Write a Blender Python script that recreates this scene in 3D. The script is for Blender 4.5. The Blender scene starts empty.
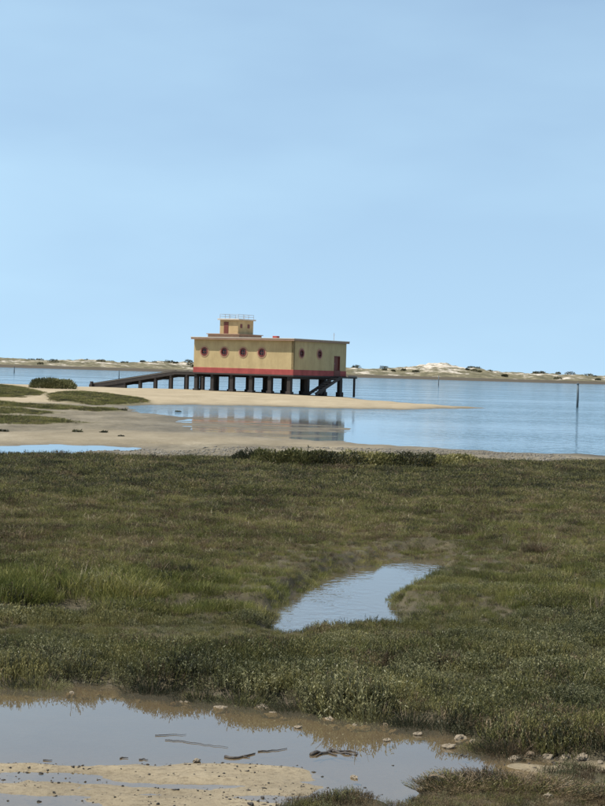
import bpy, bmesh, math, random
import numpy as np
from mathutils import Matrix, Vector
from mathutils.geometry import tessellate_polygon

R = math.radians
random.seed(7)
rng = np.random.default_rng(11)
scene = bpy.context.scene
COL = scene.collection

# ------------------------------------------------------------------ camera
EYE = 3.1                      # metres above the water
FPX = 1700.0                   # focal length in photo pixels (605 x 806)
PITCH = math.atan(32.4 / FPX)  # looking slightly down
ROLL = math.atan(0.0285)
Fw = Vector((0, math.cos(PITCH), -math.sin(PITCH)))
R0 = Vector((1, 0, 0)); U0 = Vector((0, math.sin(PITCH), math.cos(PITCH)))
Rt = R0 * math.cos(ROLL) + U0 * math.sin(ROLL)
Up = U0 * math.cos(ROLL) - R0 * math.sin(ROLL)
cam_d = bpy.data.cameras.new('camera')
cam_d.sensor_fit = 'VERTICAL'; cam_d.sensor_height = 36.0; cam_d.sensor_width = 27.0
cam_d.lens = FPX / 806.0 * 36.0
cam_d.clip_start = 0.1; cam_d.clip_end = 30000
cam = bpy.data.objects.new('camera', cam_d); COL.objects.link(cam)
M4 = Matrix.Identity(4)
for i in range(3):
    M4[i][0] = Rt[i]; M4[i][1] = Up[i]; M4[i][2] = -Fw[i]
M4[2][3] = EYE
cam.matrix_world = M4
scene.camera = cam

# ------------------------------------------------------------------ sky and sun
SUN_EL, SUN_AZ = 64.0, -98.0   # azimuth measured from +Y (view direction), negative to the left
world = bpy.data.worlds.new('World'); scene.world = world; world.use_nodes = True
wn = world.node_tree; wn.nodes.clear()
wo = wn.nodes.new('ShaderNodeOutputWorld'); wb = wn.nodes.new('ShaderNodeBackground')
sky = wn.nodes.new('ShaderNodeTexSky'); sky.sky_type = 'NISHITA'; sky.sun_disc = False
sky.sun_elevation = R(SUN_EL); sky.sun_rotation = R(SUN_AZ)
sky.air_density = 1.0; sky.dust_density = 0.25; sky.ozone_density = 2.0; sky.altitude = 0
wb.inputs['Strength'].default_value = 0.086
# thin high cloud veil, all over the sky
tc = wn.nodes.new('ShaderNodeTexCoord'); mp = wn.nodes.new('ShaderNodeMapping')
mp.inputs['Scale'].default_value = (0.9, 0.9, 3.0); mp.inputs['Rotation'].default_value = (0, R(8), 0)
nz = wn.nodes.new('ShaderNodeTexNoise'); nz.inputs['Scale'].default_value = 2.2; nz.inputs['Detail'].default_value = 5
cr = wn.nodes.new('ShaderNodeMapRange'); cr.inputs[1].default_value = 0.42; cr.inputs[2].default_value = 0.85
cr.inputs[3].default_value = 0.20; cr.inputs[4].default_value = 0.50
mx = wn.nodes.new('ShaderNodeMix'); mx.data_type = 'RGBA'
tint = wn.nodes.new('ShaderNodeMix'); tint.data_type = 'RGBA'; tint.blend_type = 'MULTIPLY'
tint.inputs[0].default_value = 1.0; tint.inputs[7].default_value = (1, 1, 1, 1)
L = wn.links.new
L(tc.outputs['Generated'], mp.inputs[0]); L(mp.outputs[0], nz.inputs['Vector']); L(nz.outputs['Fac'], cr.inputs[0])
vm = wn.nodes.new('ShaderNodeVectorMath'); vm.operation = 'MULTIPLY_ADD'     # clear maritime air: the pale band at the horizon is thin
vm.inputs[1].default_value = (1, 1, 0.8); vm.inputs[2].default_value = (0, 0, 0.22)
vn = wn.nodes.new('ShaderNodeVectorMath'); vn.operation = 'NORMALIZE'
L(tc.outputs['Generated'], vm.inputs[0]); L(vm.outputs[0], vn.inputs[0]); L(vn.outputs[0], sky.inputs[0])
L(sky.outputs[0], tint.inputs[6]); L(tint.outputs[2], mx.inputs[6]); sz = wn.nodes.new('ShaderNodeSeparateXYZ'); L(tc.outputs['Generated'], sz.inputs[0])
hzr = wn.nodes.new('ShaderNodeMapRange'); L(sz.outputs[2], hzr.inputs[0])
for i_, v_ in enumerate((0.0, 0.26, 0.19, 0.0)): hzr.inputs[i_ + 1].default_value = v_
ad = wn.nodes.new('ShaderNodeMath'); ad.operation = 'ADD'; L(cr.outputs[0], ad.inputs[0]); L(hzr.outputs[0], ad.inputs[1])
L(ad.outputs[0], mx.inputs[0])
mx.inputs[7].default_value = (5.5, 7.9, 9.1, 1)
L(mx.outputs[2], wb.inputs['Color']); L(wb.outputs[0], wo.inputs['Surface'])

sun_d = bpy.data.lights.new('sun', 'SUN'); sun_d.energy = 5.0; sun_d.angle = R(0.53); sun_d.color = (1.0, 0.955, 0.88)
sun = bpy.data.objects.new('sun', sun_d); COL.objects.link(sun)
to_sun = Vector((math.sin(R(SUN_AZ)) * math.cos(R(SUN_EL)), math.cos(R(SUN_AZ)) * math.cos(R(SUN_EL)), math.sin(R(SUN_EL))))
sun.rotation_euler = to_sun.to_track_quat('Z', 'Y').to_euler(); sun.location = (0, 0, 60)

vs = scene.view_settings
vs.view_transform = 'Standard'; vs.look = 'None'; vs.exposure = 0.74; vs.gamma = 1.0; vs.use_curve_mapping = False
scene.render.engine = 'CYCLES'
scene.cycles.max_bounces = 6; scene.cycles.diffuse_bounces = 2; scene.cycles.glossy_bounces = 3; scene.cycles.transparent_max_bounces = 12
scene.cycles.use_denoising = True

# ------------------------------------------------------------------ pixel helpers (photo pixels give directions only)
def ray(px, py):
    return Fw * FPX + Rt * (px - 302.5) - Up * (py - 403.0)
def at(px, py, z=0.0):                      # where a pixel's ray meets the level z
    d = ray(px, py); k = (z - EYE) / d.z
    return Vector((d.x * k, d.y * k, z))
def at_dist(px, py, Y):                     # where it meets the vertical plane y = Y
    d = ray(px, py); k = Y / d.y
    return Vector((d.x * k, Y, EYE + d.z * k))
def poly(pts, z=0.0):
    return [(p.x, p.y) for p in (at(a, b, z) for a, b in pts)]

# ------------------------------------------------------------------ numpy noise and shapes
def _hash(ix, iy, s):
    n = (ix * 374761393 + iy * 668265263 + s * 974634777) & 0x7fffffff
    n = ((n ^ (n >> 13)) * 1274126177) & 0x7fffffff
    return ((n ^ (n >> 16)) & 0xffff) / 65535.0
def vnoise(x, y, s=0):
    x = np.asarray(x, float); y = np.asarray(y, float)
    ix = np.floor(x).astype(np.int64); iy = np.floor(y).astype(np.int64)
    fx = x - ix; fy = y - iy; fx = fx * fx * (3 - 2 * fx); fy = fy * fy * (3 - 2 * fy)
    a = _hash(ix, iy, s); b = _hash(ix + 1, iy, s); c = _hash(ix, iy + 1, s); d = _hash(ix + 1, iy + 1, s)
    return ((a + (b - a) * fx) * (1 - fy) + (c + (d - c) * fx) * fy) * 2 - 1
def fbm(x, y, s=0, o=4):
    t = 0; a = 1; n = 0
    for k in range(o):
        t = t + a * vnoise(x * 2**k + 17.3 * k, y * 2**k - 9.1 * k, s + k); n += a; a *= 0.5
    return t / n
def hummocks(X, Y, cell, seed):
    """jittered cushions: dome profile 0..1 and a random number for the nearest cushion"""
    gx = np.floor(X / cell).astype(np.int64); gy = np.floor(Y / cell).astype(np.int64)
    best = np.full(X.shape, 9.0); rid = np.zeros(X.shape)
    for i in (-1, 0, 1):
        for j in (-1, 0, 1):
            cx, cy = gx + i, gy + j
            px = (cx + 0.15 + 0.7 * _hash(cx, cy, seed)) * cell; py = (cy + 0.15 + 0.7 * _hash(cx, cy, seed + 1)) * cell
            r = cell * (0.42 + 0.42 * _hash(cx, cy, seed + 2)); d = np.sqrt((X - px)**2 + (Y - py)**2) / r
            m = d < best; best = np.where(m, d, best); rid = np.where(m, _hash(cx, cy, seed + 3), rid)
    return np.sqrt(np.clip(1 - best**2, 0, 1)), rid
def sdf(P, X, Y):                            # signed distance, positive inside
    d2 = np.full(X.shape, 1e18); ins = np.zeros(X.shape, bool); n = len(P)
    for i in range(n):
        ax, ay = P[i]; bx, by = P[(i + 1) % n]
        ex, ey = bx - ax, by - ay; wx, wy = X - ax, Y - ay
        t = np.clip((wx * ex + wy * ey) / (ex * ex + ey * ey + 1e-12), 0, 1)
        d2 = np.minimum(d2, (wx - ex * t)**2 + (wy - ey * t)**2)
        c = (ay > Y) != (by > Y)
        with np.errstate(divide='ignore', invalid='ignore'):
            ins ^= c & (X < ex * (Y - ay) / (ey if ey else 1e-12) + ax)
    d = np.sqrt(d2)
    return np.where(ins, d, -d)
def sstep(a, b, x):
    t = np.clip((x - a) / (b - a), 0, 1); return t * t * (3 - 2 * t)

# outlines on the ground, read off the photo
MARSH = poly([(-900, 455), (-300, 459), (0, 461), (120, 463), (245, 466), (255, 463), (465, 464), (478, 467), (605, 468), (800, 471), (1500, 490)]) + [(40, 5), (-40, 5)]
POOL = poly([(-160, 674), (0, 678), (60, 679), (120, 683), (180, 688), (240, 695), (290, 702), (340, 710), (400, 717), (440, 725), (480, 734),
             (514, 746), (522, 776), (480, 784), (430, 786), (418, 794), (405, 808), (345, 804), (320, 794), (322, 779), (300, 771), (215, 767), (100, 769), (0, 768), (-160, 765)])
OPEN = poly([(-160, 675), (0, 679), (60, 680), (120, 684), (180, 689), (240, 696), (290, 703), (340, 710), (400, 717), (440, 725), (480, 733),
             (514, 745), (560, 754), (620, 758), (800, 760), (800, 774), (620, 780), (525, 790), (430, 797), (420, 804), (412, 816), (345, 812), (300, 816), (282, 826), (270, 1000), (-260, 1000)])
CREEK = poly([(262, 634), (276, 606), (293, 594), (312, 582), (345, 572), (372, 564), (400, 558), (440, 556), (455, 565), (440, 580), (414, 592), (400, 600),
              (402, 610), (420, 620), (412, 632), (360, 630), (330, 636), (300, 638)])
CREEK_BANK = poly([(256, 636), (270, 607), (288, 595), (300, 586), (310, 578), (343, 569), (370, 561), (400, 554), (442, 552), (460, 564), (443, 582), (416, 594), (403, 600),
              (405, 610), (424, 620), (414, 634), (360, 632), (330, 638), (300, 640)])
CHANNEL2 = poly([(290, 477), (380, 480), (470, 484.5), (560, 487), (640, 488), (640, 490.5), (560, 489), (470, 486.5), (380, 482), (290, 479)])
CHANNEL = poly([(-160, 609), (0, 609.5), (60, 608.5), (110, 607), (170, 608), (240, 609), (280, 609), (280, 615), (240, 616), (170, 618), (110, 622), (60, 624), (0, 625), (-160, 625)])
FLATS = poly([(-700, 380), (-200, 385), (0, 390), (40, 392), (80, 396), (100, 402), (122, 406), (134, 412), (180, 418), (165, 422), (176, 427), (205, 433), (255, 437),
              (343, 441), (420, 447), (520, 452), (605, 455), (800, 464), (1500, 482), (1500, 500), (-700, 470)])
SPIT = poly([(-700, 372), (-100, 382), (0, 385.5), (90, 388.6), (193, 391.5), (292, 394.3), (340, 396.6), (375, 400.0), (400, 402.2), (430, 405.0), (478, 407.6), (483, 408.2),
             (430, 409.2), (360, 408.6), (292, 407.2), (200, 405.6), (122, 405), (60, 405), (-100, 404), (-700, 396)])
INLET = poly([(140, 417), (200, 418.5), (260, 419.5), (330, 424), (345, 430), (343, 441), (250, 438), (170, 430)])
PUDDLE = poly([(-150, 449), (0, 447), (60, 445.5), (130, 447.5), (128, 449.5), (70, 451), (65, 454), (0, 456.5), (-150, 458)])
GREENS = [  # low green patches on the far left flats
    ('wedge', [(44, 397.5), (75, 396), (110, 398), (148, 402), (146, 403.4), (100, 404), (55, 402)]),
    ('line', [(-60, 402), (0, 402.8), (60, 405.8), (108, 408.2), (126, 409.4), (100, 410.4), (50, 408.6), (0, 406.2), (-60, 405)]),
    ('short', [(-60, 408), (0, 408.6), (40, 410.6), (66, 412.6), (40, 414), (0, 413), (-60, 411.6)]),
    ('front', [(-60, 415.5), (0, 416.3), (40, 418), (84, 421.6), (50, 423.4), (0, 422.8), (-60, 421.6)]),
    ('bank', [(-80, 388.5), (0, 389.5), (25, 391.5), (44, 397.5), (25, 399.6), (0, 399.3), (-80, 398)])]
GREEN_P = [poly(p, 0.12) for n, p in GREENS]

def height(X, Y, masks=False):
    X = np.asarray(X, float); Y = np.asarray(Y, float)
    dist = np.maximum(Y, 6)
    aw = 0.010 * dist
    lw = np.maximum(0.5, dist * 0.02)
    near = sstep(80, 50, Y)
    wx = fbm(X / lw[..., ] if np.ndim(lw) else X / lw, Y / (lw * (1 + 4 * (1 - near))), 3) * aw
    wy = fbm(X / lw, Y / lw, 9) * aw * (1 + 2.0 * (1 - near))
    Xw, Yw = X + wx * np.where(near > 0.5, 0.7, 1), Y + wy * np.where(near > 0.5, 0.7, 1)
    z = np.full(X.shape, -0.55) + 0.1 * fbm(X / 30, Y / 30, 21)
    # tidal flats
    df = sdf(FLATS, Xw, Yw)
    streak = fbm(X / 7, Y / 16, 31) * 0.6 + fbm(X / 1.6, Y / 4, 37) * 0.4
    zf = np.clip(df * 0.012, -0.5, 0.075) + 0.04 * streak * sstep(-6, 5, df)
    z = np.maximum(z, np.where(df > -40, zf, -1))
    di = sdf(INLET, Xw, Yw)
    zi = 0.000 + 0.034 * (fbm(X / 9, Y / 2.2, 33) * 0.7 + fbm(X / 2.2, Y / 0.9, 35) * 0.5)
    z = np.maximum(z, np.where(di > -4, zi - 0.06 * sstep(0.5, -3, di), -1))
    dp = sdf(PUDDLE, Xw, Yw)
    z = np.where((dp > -3) & (df > 0), np.minimum(z, 0.05 - 0.09 * sstep(-2.0, 1.0, dp)), z)
    # sand spit that carries the house
    ds = sdf(SPIT, Xw, Yw)
    zs = 0.52 * (1 - np.exp(-np.clip(ds, 0, None) / 9.0)) + np.clip(ds, -40, 0) * 0.02 + 0.03 * fbm(X / 9, Y / 14, 41) * sstep(0, 6, ds)
    z = np.maximum(z, zs)
    # green patches sit a little higher
    g = np.zeros(X.shape)
    for P in GREEN_P:
        g = np.maximum(g, sstep(-1.0, 1.2, sdf(P, Xw, Yw)))
    z = z + 0.08 * g
    # salt marsh platform
    dm = sdf(MARSH, Xw, Yw)
    hum = fbm(X / 2.6, Y / 3.4, 51) * 0.07 + fbm(X / 0.7, Y / 0.8, 57) * 0.035
    zm = 0.16 - 0.085 * sstep(22.4, 21.2, Y) + hum * (1 - 0.45 * sstep(22.4, 21.2, Y)) + 0.05 * hummocks(X + fbm(X / 0.45, Y / 0.5, 203) * .15, Y + fbm(X / 1.5, Y / 1.9, 201) * .15, 0.80, 401)[0]
    m = sstep(-0.8, 0.8, dm)
    z = z * (1 - m) + zm * m
    # narrow channel, creek with its mud bank, near pool and its sand bar
    nx, ny = X + fbm(X / 0.7, Y / 0.7, 61, 5) * 0.22, Y + fbm(X / 0.7, Y / 0.7, 67, 5) * 0.30
    dc = np.maximum(sdf(CHANNEL, nx, ny), sdf(CHANNEL2, X, Y + fbm(X / 1.5, Y / 1.5, 63) * 1.2)); z = z + (0.035 + 0.02 * fbm(X / .3, Y / .3, 71) - z) * sstep(-0.12, 0.12, dc)
    db = sdf(CREEK_BANK, nx, ny); z = z + (0.035 + 0.025 * fbm(X / .5, Y / .5, 73) - z) * sstep(-0.16, 0.10, db)
    dk = sdf(CREEK, nx, ny); z = z + (-0.10 - z) * sstep(-0.22, 0.4, dk)
    mx_, my_ = X + fbm(X / 0.5, Y / 0.5, 62, 5) * 0.09, Y + fbm(X / 0.5, Y / 0.5, 68, 5) * 0.13
    do = sdf(OPEN, mx_, my_)
    bar = -0.003 + 0.034 * fbm(X / 0.9, Y / 0.24, 79, 5) + 0.007 * fbm(X / .12, Y / .12, 83)
    bar = bar + 0.016 * sstep(12.75, 12.95, Y) * sstep(0.3, 0.0, X) + 0.013 * sstep(-1.7, -1.2, X) * sstep(0.2, -0.3, X) * (1 - 0.9 * sstep(.12, .05, abs(Y - 12.55)))
    z = z + (bar - z) * sstep(-0.06, 0.12, do)
    dl = sdf(POOL, mx_, my_); z = z + (-0.14 - z) * sstep(-0.10, 0.75, dl) 
    # the bank the photographer stands on
    z = np.maximum(z, 1.4 * sstep(8.5, 2.0, Y) - 0.05)
    if masks:
        return z, dict(marsh=m * (1 - sstep(0.05, 0.30, do)) * (1 - 0.2 * sstep(-.1, .1, db)) * (1 - 0.12 * sstep(-.1, .1, dc)), spit=sstep(-1, 4, ds), green=g,
                       flats=sstep(-4, 2, df), veg=np.minimum(np.minimum(dm, -do + 0.13 * sstep(13.4, 14.0, Y)), np.minimum(-dk + 0.13 - 0.30 * np.clip(fbm(X / .9, Y / .9, 77), 0, 1), -dc)))
    return z
def hz(x, y):
    return float(height(np.array([x]), np.array([y]))[0])

# ------------------------------------------------------------------ materials
MATS = {}
def mat(name):
    m = bpy.data.materials.new(name); m.use_nodes = True; MATS[name] = m
    nt = m.node_tree; nt.nodes.clear()
    out = nt.nodes.new('ShaderNodeOutputMaterial')
    return m, nt, out
def N(nt, t, **kw):
    n = nt.nodes.new(t)
    for k, v in kw.items():
        if k.startswith('i_'):
            key = k[2:].replace('_', ' ')
            n.inputs[key].default_value = v
        else: setattr(n, k, v)
    return n
def ramp(nt, src, stops):
    r = nt.nodes.new('ShaderNodeValToRGB'); el = r.color_ramp.elements
    while len(el) < len(stops): el.new(0.5)
    for e, (p, c) in zip(el, stops):
        e.position = p; e.color = (*c, 1) if len(c) == 3 else c
    nt.links.new(src, r.inputs[0]); return r
def mixc(nt, fac, a, b, blend='MIX'):
    m = nt.nodes.new('ShaderNodeMix'); m.data_type = 'RGBA'; m.blend_type = blend
    for sock, v in ((m.inputs[0], fac), (m.inputs[6], a), (m.inputs[7], b)):
        if hasattr(v, 'is_linked'): nt.links.new(v, sock)
        else: sock.default_value = v if isinstance(v, (int, float)) else (*v, 1)
    return m.outputs[2]
def noise(nt, scale, detail=4, coord=None, rough=0.55, stretch=None):
    n = nt.nodes.new('ShaderNodeTexNoise'); n.inputs['Scale'].default_value = scale
    n.inputs['Detail'].default_value = detail; n.inputs['Roughness'].default_value = rough
    if coord is None:
        g = nt.nodes.new('ShaderNodeNewGeometry'); coord = g.outputs['Position']
    if stretch:
        mpp = nt.nodes.new('ShaderNodeMapping'); mpp.inputs['Scale'].default_value = stretch
        nt.links.new(coord, mpp.inputs[0]); coord = mpp.outputs[0]
    nt.links.new(coord, n.inputs['Vector']); return n.outputs['Fac']
def mrange(nt, src, a, b, c=0.0, d=1.0):
    n = nt.nodes.new('ShaderNodeMapRange'); nt.links.new(src, n.inputs[0])
    for i, v in enumerate((a, b, c, d)): n.inputs[i + 1].default_value = v
    return n.outputs[0]

def simple(name, c1, c2, scale=6.0, rough=0.85, bump=0.3, bscale=30.0, stretch=None, spec=0.3, local=True, streak=0.0):
    m, nt, out = mat(name)
    p = N(nt, 'ShaderNodeBsdfPrincipled'); p.inputs['Roughness'].default_value = rough
    p.inputs['Specular IOR Level'].default_value = spec
    coord = nt.nodes.new('ShaderNodeTexCoord').outputs['Object'] if local else None
    f = noise(nt, scale, 5, coord, 0.6, stretch)
    r = ramp(nt, f, [(0.3, c1), (0.7, c2)])
    colr = r.outputs[0]
    if streak:                                       # rain runs, salt stains and worn patches
        run = ramp(nt, noise(nt, 1.0, 6, coord, 0.7, (1.3, 1.3, 0.3)), [(0.36, (1 - streak, 1 - streak * 1.1, 1 - streak * 1.2)), (0.58, (1, 1, 1))]).outputs[0]
        blot = ramp(nt, noise(nt, 0.7, 7, coord, 0.75), [(0.35, (1 - streak * .8, 1 - streak * .85, 1 - streak * .8)), (0.55, (1, 1, 1)), (0.75, (1.12, 1.12, 1.14))]).outputs[0]
        colr = mixc(nt, 1.0, mixc(nt, 1.0, colr, run, 'MULTIPLY'), blot, 'MULTIPLY')
    nt.links.new(colr, p.inputs['Base Color'])
    if bump:
        b = N(nt, 'ShaderNodeBump'); b.inputs['Strength'].default_value = bump; b.inputs['Distance'].default_value = 0.02
        nt.links.new(noise(nt, bscale, 4, coord, 0.6, stretch), b.inputs['Height']); nt.links.new(b.outputs[0], p.inputs['Normal'])
    nt.links.new(p.outputs[0], out.inputs[0]); return m

simple('plaster_yellow', (0.390, 0.294, 0.146), (0.473, 0.362, 0.186), 0.9, 0.9, 0.25, 18, (1, 1, 0.35), streak=0.13)
simple('plaster_tower', (0.390, 0.275, 0.136), (0.465, 0.339, 0.174), 1.2, 0.9, 0.2, 18, streak=0.12)
simple('paint_red', (0.288, 0.053, 0.046), (0.360, 0.074, 0.063), 1.3, 0.7, 0.15, 14, streak=0.20)
simple('window_red', (0.112, 0.025, 0.020), (0.154, 0.035, 0.028), 3, 0.5, 0.0)
simple('surround_pink', (0.332, 0.192, 0.115), (0.372, 0.220, 0.134), 3, 0.8, 0.1)
simple('door_red', (0.112, 0.030, 0.019), (0.158, 0.045, 0.030), 4, 0.6, 0.1, 8, (6, 6, 0.4))
simple('roof_pale_lit', (0.423, 0.359, 0.285), (0.508, 0.435, 0.350), 1.2, 0.9, 0.2, 10)  # pale tone, also holds the sunlight on roof edge and landing end
simple('roof_brown', (0.249, 0.158, 0.108), (0.315, 0.207, 0.141), 1.5, 0.9, 0.2, 10)
simple('tarred_wood', (0.022, 0.018, 0.016), (0.05, 0.040, 0.034), 5, 0.7, 0.4, 12, (4, 4, 0.5))
simple('grey_wood', (0.10, 0.085, 0.07), (0.16, 0.14, 0.115), 5, 0.85, 0.4, 12, (4, 4, 0.5))
simple('concrete', (0.28, 0.26, 0.23), (0.40, 0.37, 0.33), 2.5, 0.9, 0.3, 16)
simple('metal_pale', (0.30, 0.31, 0.32), (0.36, 0.37, 0.38), 5, 0.5, 0.0)
simple('mud_pale', (0.203, 0.161, 0.111), (0.311, 0.257, 0.185), 14, 0.9, 0.7, 60, None, 0.2)
simple('mud_brown', (0.13, 0.095, 0.06), (0.24, 0.18, 0.12), 12, 0.8, 0.6, 50, None, 0.3)
simple('pebble_dark', (0.018, 0.015, 0.012), (0.045, 0.038, 0.03), 20, 0.55, 0.3, 60)
simple('shell_stone', (0.088, 0.077, 0.061), (0.187, 0.171, 0.143), 0.9, 0.85, 0.3, 30, None, 0.2, False)
simple('driftwood_dark', (0.025, 0.02, 0.016), (0.06, 0.048, 0.038), 12, 0.6, 0.4, 40)
simple('pole_grey', (0.055, 0.075, 0.085), (0.10, 0.125, 0.135), 3, 0.7, 0.0)
m, nt, out = mat('window_glass')
p = N(nt, 'ShaderNodeBsdfPrincipled'); p.inputs['Base Color'].default_value = (0.02, 0.018, 0.018, 1); p.inputs['Roughness'].default_value = 0.12
nt.links.new(p.outputs[0], out.inputs[0])

# ground: sand, mud, marsh litter, chosen by masks stored on the mesh; wet near the water level
m, nt, out = mat('ground')
p = N(nt, 'ShaderNodeBsdfPrincipled'); p.inputs['Specular IOR Level'].default_value = 0.25
at_ = N(nt, 'ShaderNodeAttribute', attribute_name='zones'); sep = N(nt, 'ShaderNodeSeparateColor'); nt.links.new(at_.outputs['Color'], sep.inputs[0])
geo = N(nt, 'ShaderNodeNewGeometry'); sxyz = N(nt, 'ShaderNodeSeparateXYZ'); nt.links.new(geo.outputs['Position'], sxyz.inputs[0])
mud = ramp(nt, noise(nt, 0.35, 8, None, 0.7, (1, 0.35, 1)), [(0.30, (0.070, 0.058, 0.036)), (0.46, (0.125, 0.104, 0.068)), (0.58, (0.165, 0.140, 0.096)), (0.72, (0.235, 0.205, 0.148))]).outputs[0]
fine = ramp(nt, noise(nt, 3.5, 8, None, 0.75), [(0.36, (0.55, 0.53, 0.50)), (0.58, (1, 1, 1))]).outputs[0]
mud = mixc(nt, 1.0, mud, fine, 'MULTIPLY')
sand = ramp(nt, noise(nt, 0.5, 8, None, 0.72, (0.7, 0.3, 1)), [(0.3, (0.205, 0.163, 0.099)), (0.55, (0.267, 0.217, 0.140)), (0.75, (0.317, 0.267, 0.181))]).outputs[0]
sfine = ramp(nt, noise(nt, 26, 6, None, 0.75, (0.7, 1, 1)), [(0.36, (0.60, 0.57, 0.54)), (0.52, (1, 1, 1))]).outputs[0]
sand = mixc(nt, 1.0, sand, sfine, 'MULTIPLY')
litter = ramp(nt, noise(nt, 2.5, 6, None, 0.7), [(0.3, (0.03, 0.025, 0.014)), (0.6, (0.06, 0.05, 0.027)), (0.75, (0.10, 0.08, 0.045))]).outputs[0]
algae = ramp(nt, noise(nt, 0.5, 6, None, 0.7), [(0.3, (0.045, 0.040, 0.014)), (0.6, (0.090, 0.076, 0.032)), (0.75, (0.135, 0.101, 0.048))]).outputs[0]
c = mixc(nt, sep.outputs[0], mud, sand)
c = mixc(nt, sep.outputs[1], c, litter)
c = mixc(nt, sep.outputs[2], c, algae)
wetn = N(nt, 'ShaderNodeMath', operation='ADD'); nt.links.new(sxyz.outputs[2], wetn.inputs[0])
nt.links.new(mrange(nt, noise(nt, 1.3, 5), 0.3, 0.7, -0.02, 0.02), wetn.inputs[1])
wet = mrange(nt, wetn.outputs[0], -0.02, 0.06, 1.0, 0.0)
c2 = mixc(nt, wet, c, mixc(nt, 1.0, c, (0.58, 0.56, 0.52), 'MULTIPLY'))
c2 = mixc(nt, mrange(nt, sxyz.outputs[2], -0.07, -0.01, 1.0, 0.0), c2, (0.100, 0.071, 0.036))
nt.links.new(c2, p.inputs['Base Color'])
nt.links.new(mrange(nt, wet, 0, 1, 0.95, 0.55), p.inputs['Roughness'])
b = N(nt, 'ShaderNodeBump'); b.inputs['Strength'].default_value = 0.6; b.inputs['Distance'].default_value = 0.03
nt.links.new(noise(nt, 14, 6, None, 0.7), b.inputs['Height']); nt.links.new(b.outputs[0], p.inputs['Normal'])
nt.links.new(p.outputs[0], out.inputs[0])

# water: fresnel mix of a mirror and a clear, slightly turbid body
def water_mat(name, body, turbid, bumps, rough=0.0, ior=1.33):
    m, nt, out = mat(name)
    geo = N(nt, 'ShaderNodeNewGeometry')
    prev = None
    for scale, stretch, strength, dist, mod in bumps:
        b = N(nt, 'ShaderNodeBump'); b.inputs['Strength'].default_value = strength; b.inputs['Distance'].default_value = dist
        h = noise(nt, scale, 3, None, 0.5, stretch)
        nt.links.new(h, b.inputs['Height'])
        if mod:
            ms, mst, lo, hi, a, c = mod
            sv = mrange(nt, noise(nt, ms, 3, None, 0.5, mst), lo, hi, a, c)
            if name == 'lagoon_water':                       # sheltered inlet behind the flats is calm
                sp_ = N(nt, 'ShaderNodeSeparateXYZ'); nt.links.new(geo.outputs['Position'], sp_.inputs[0])
                mxx = N(nt, 'ShaderNodeMath', operation='MAXIMUM')
                nt.links.new(mrange(nt, sp_.outputs[1], 100, 128, 0.03, 1.0), mxx.inputs[0]); nt.links.new(mrange(nt, sp_.outputs[0], 3, 9, 0.03, 1.0), mxx.inputs[1])
                mu = N(nt, 'ShaderNodeMath', operation='MULTIPLY'); nt.links.new(sv, mu.inputs[0]); nt.links.new(mxx.outputs[0], mu.inputs[1]); sv = mu.outputs[0]
            nt.links.new(sv, b.inputs['Strength'])
        if prev is not None: nt.links.new(prev, b.inputs['Normal'])
        prev = b.outputs[0]
    gl = N(nt, 'ShaderNodeBsdfGlossy'); gl.inputs['Roughness'].default_value = rough; gl.inputs['Color'].default_value = (1, 1, 1, 1)
    tr = N(nt, 'ShaderNodeBsdfTransparent'); tr.inputs['Color'].default_value = (*body, 1)
    df = N(nt, 'ShaderNodeBsdfDiffuse'); df.inputs['Color'].default_value = (*turbid[1], 1)
    mb = N(nt, 'ShaderNodeMixShader'); mb.inputs[0].default_value = turbid[0]
    nt.links.new(tr.outputs[0], mb.inputs[1]); nt.links.new(df.outputs[0], mb.inputs[2])
    fr = N(nt, 'ShaderNodeFresnel'); fr.inputs['IOR'].default_value = ior
    ms_ = N(nt, 'ShaderNodeMixShader')
    if prev is not None:
        nt.links.new(prev, gl.inputs['Normal']); nt.links.new(prev, fr.inputs['Normal'])
    nt.links.new(fr.outputs[0], ms_.inputs[0]); nt.links.new(mb.outputs[0], ms_.inputs[1]); nt.links.new(gl.outputs[0], ms_.inputs[2])
    nt.links.new(ms_.outputs[0], out.inputs[0]); return m
water_mat('lagoon_water', (0.62, 0.72, 0.74), (0.55, (0.06, 0.13, 0.18)),
          [(1.3, (0.6, 1, 1), 0.3, 0.30, (0.03, (0.4, 1.8, 1), 0.36, 0.6, 0.35, 1.0))], 0.06)
water_mat('pool_water', (0.86, 0.78, 0.60), (0.12, (0.36, 0.31, 0.22)), [(5.0, (1, 0.6, 1), 0.06, 0.01, None)], 0.0, 2.1)   # IOR raised past real water to brighten the mirrored sky
water_mat('creek_water', (0.74, 0.74, 0.70), (0.15, (0.30, 0.26, 0.19)),
          [(7.0, (1, 0.6, 1), 0.1, 0.015, (1.2, (1, .5, 1), 0.35, 0.62, 0.05, 0.9))], 0.02, 2.1)  # IOR boosted likewise so the creek mirrors more sky

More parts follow.
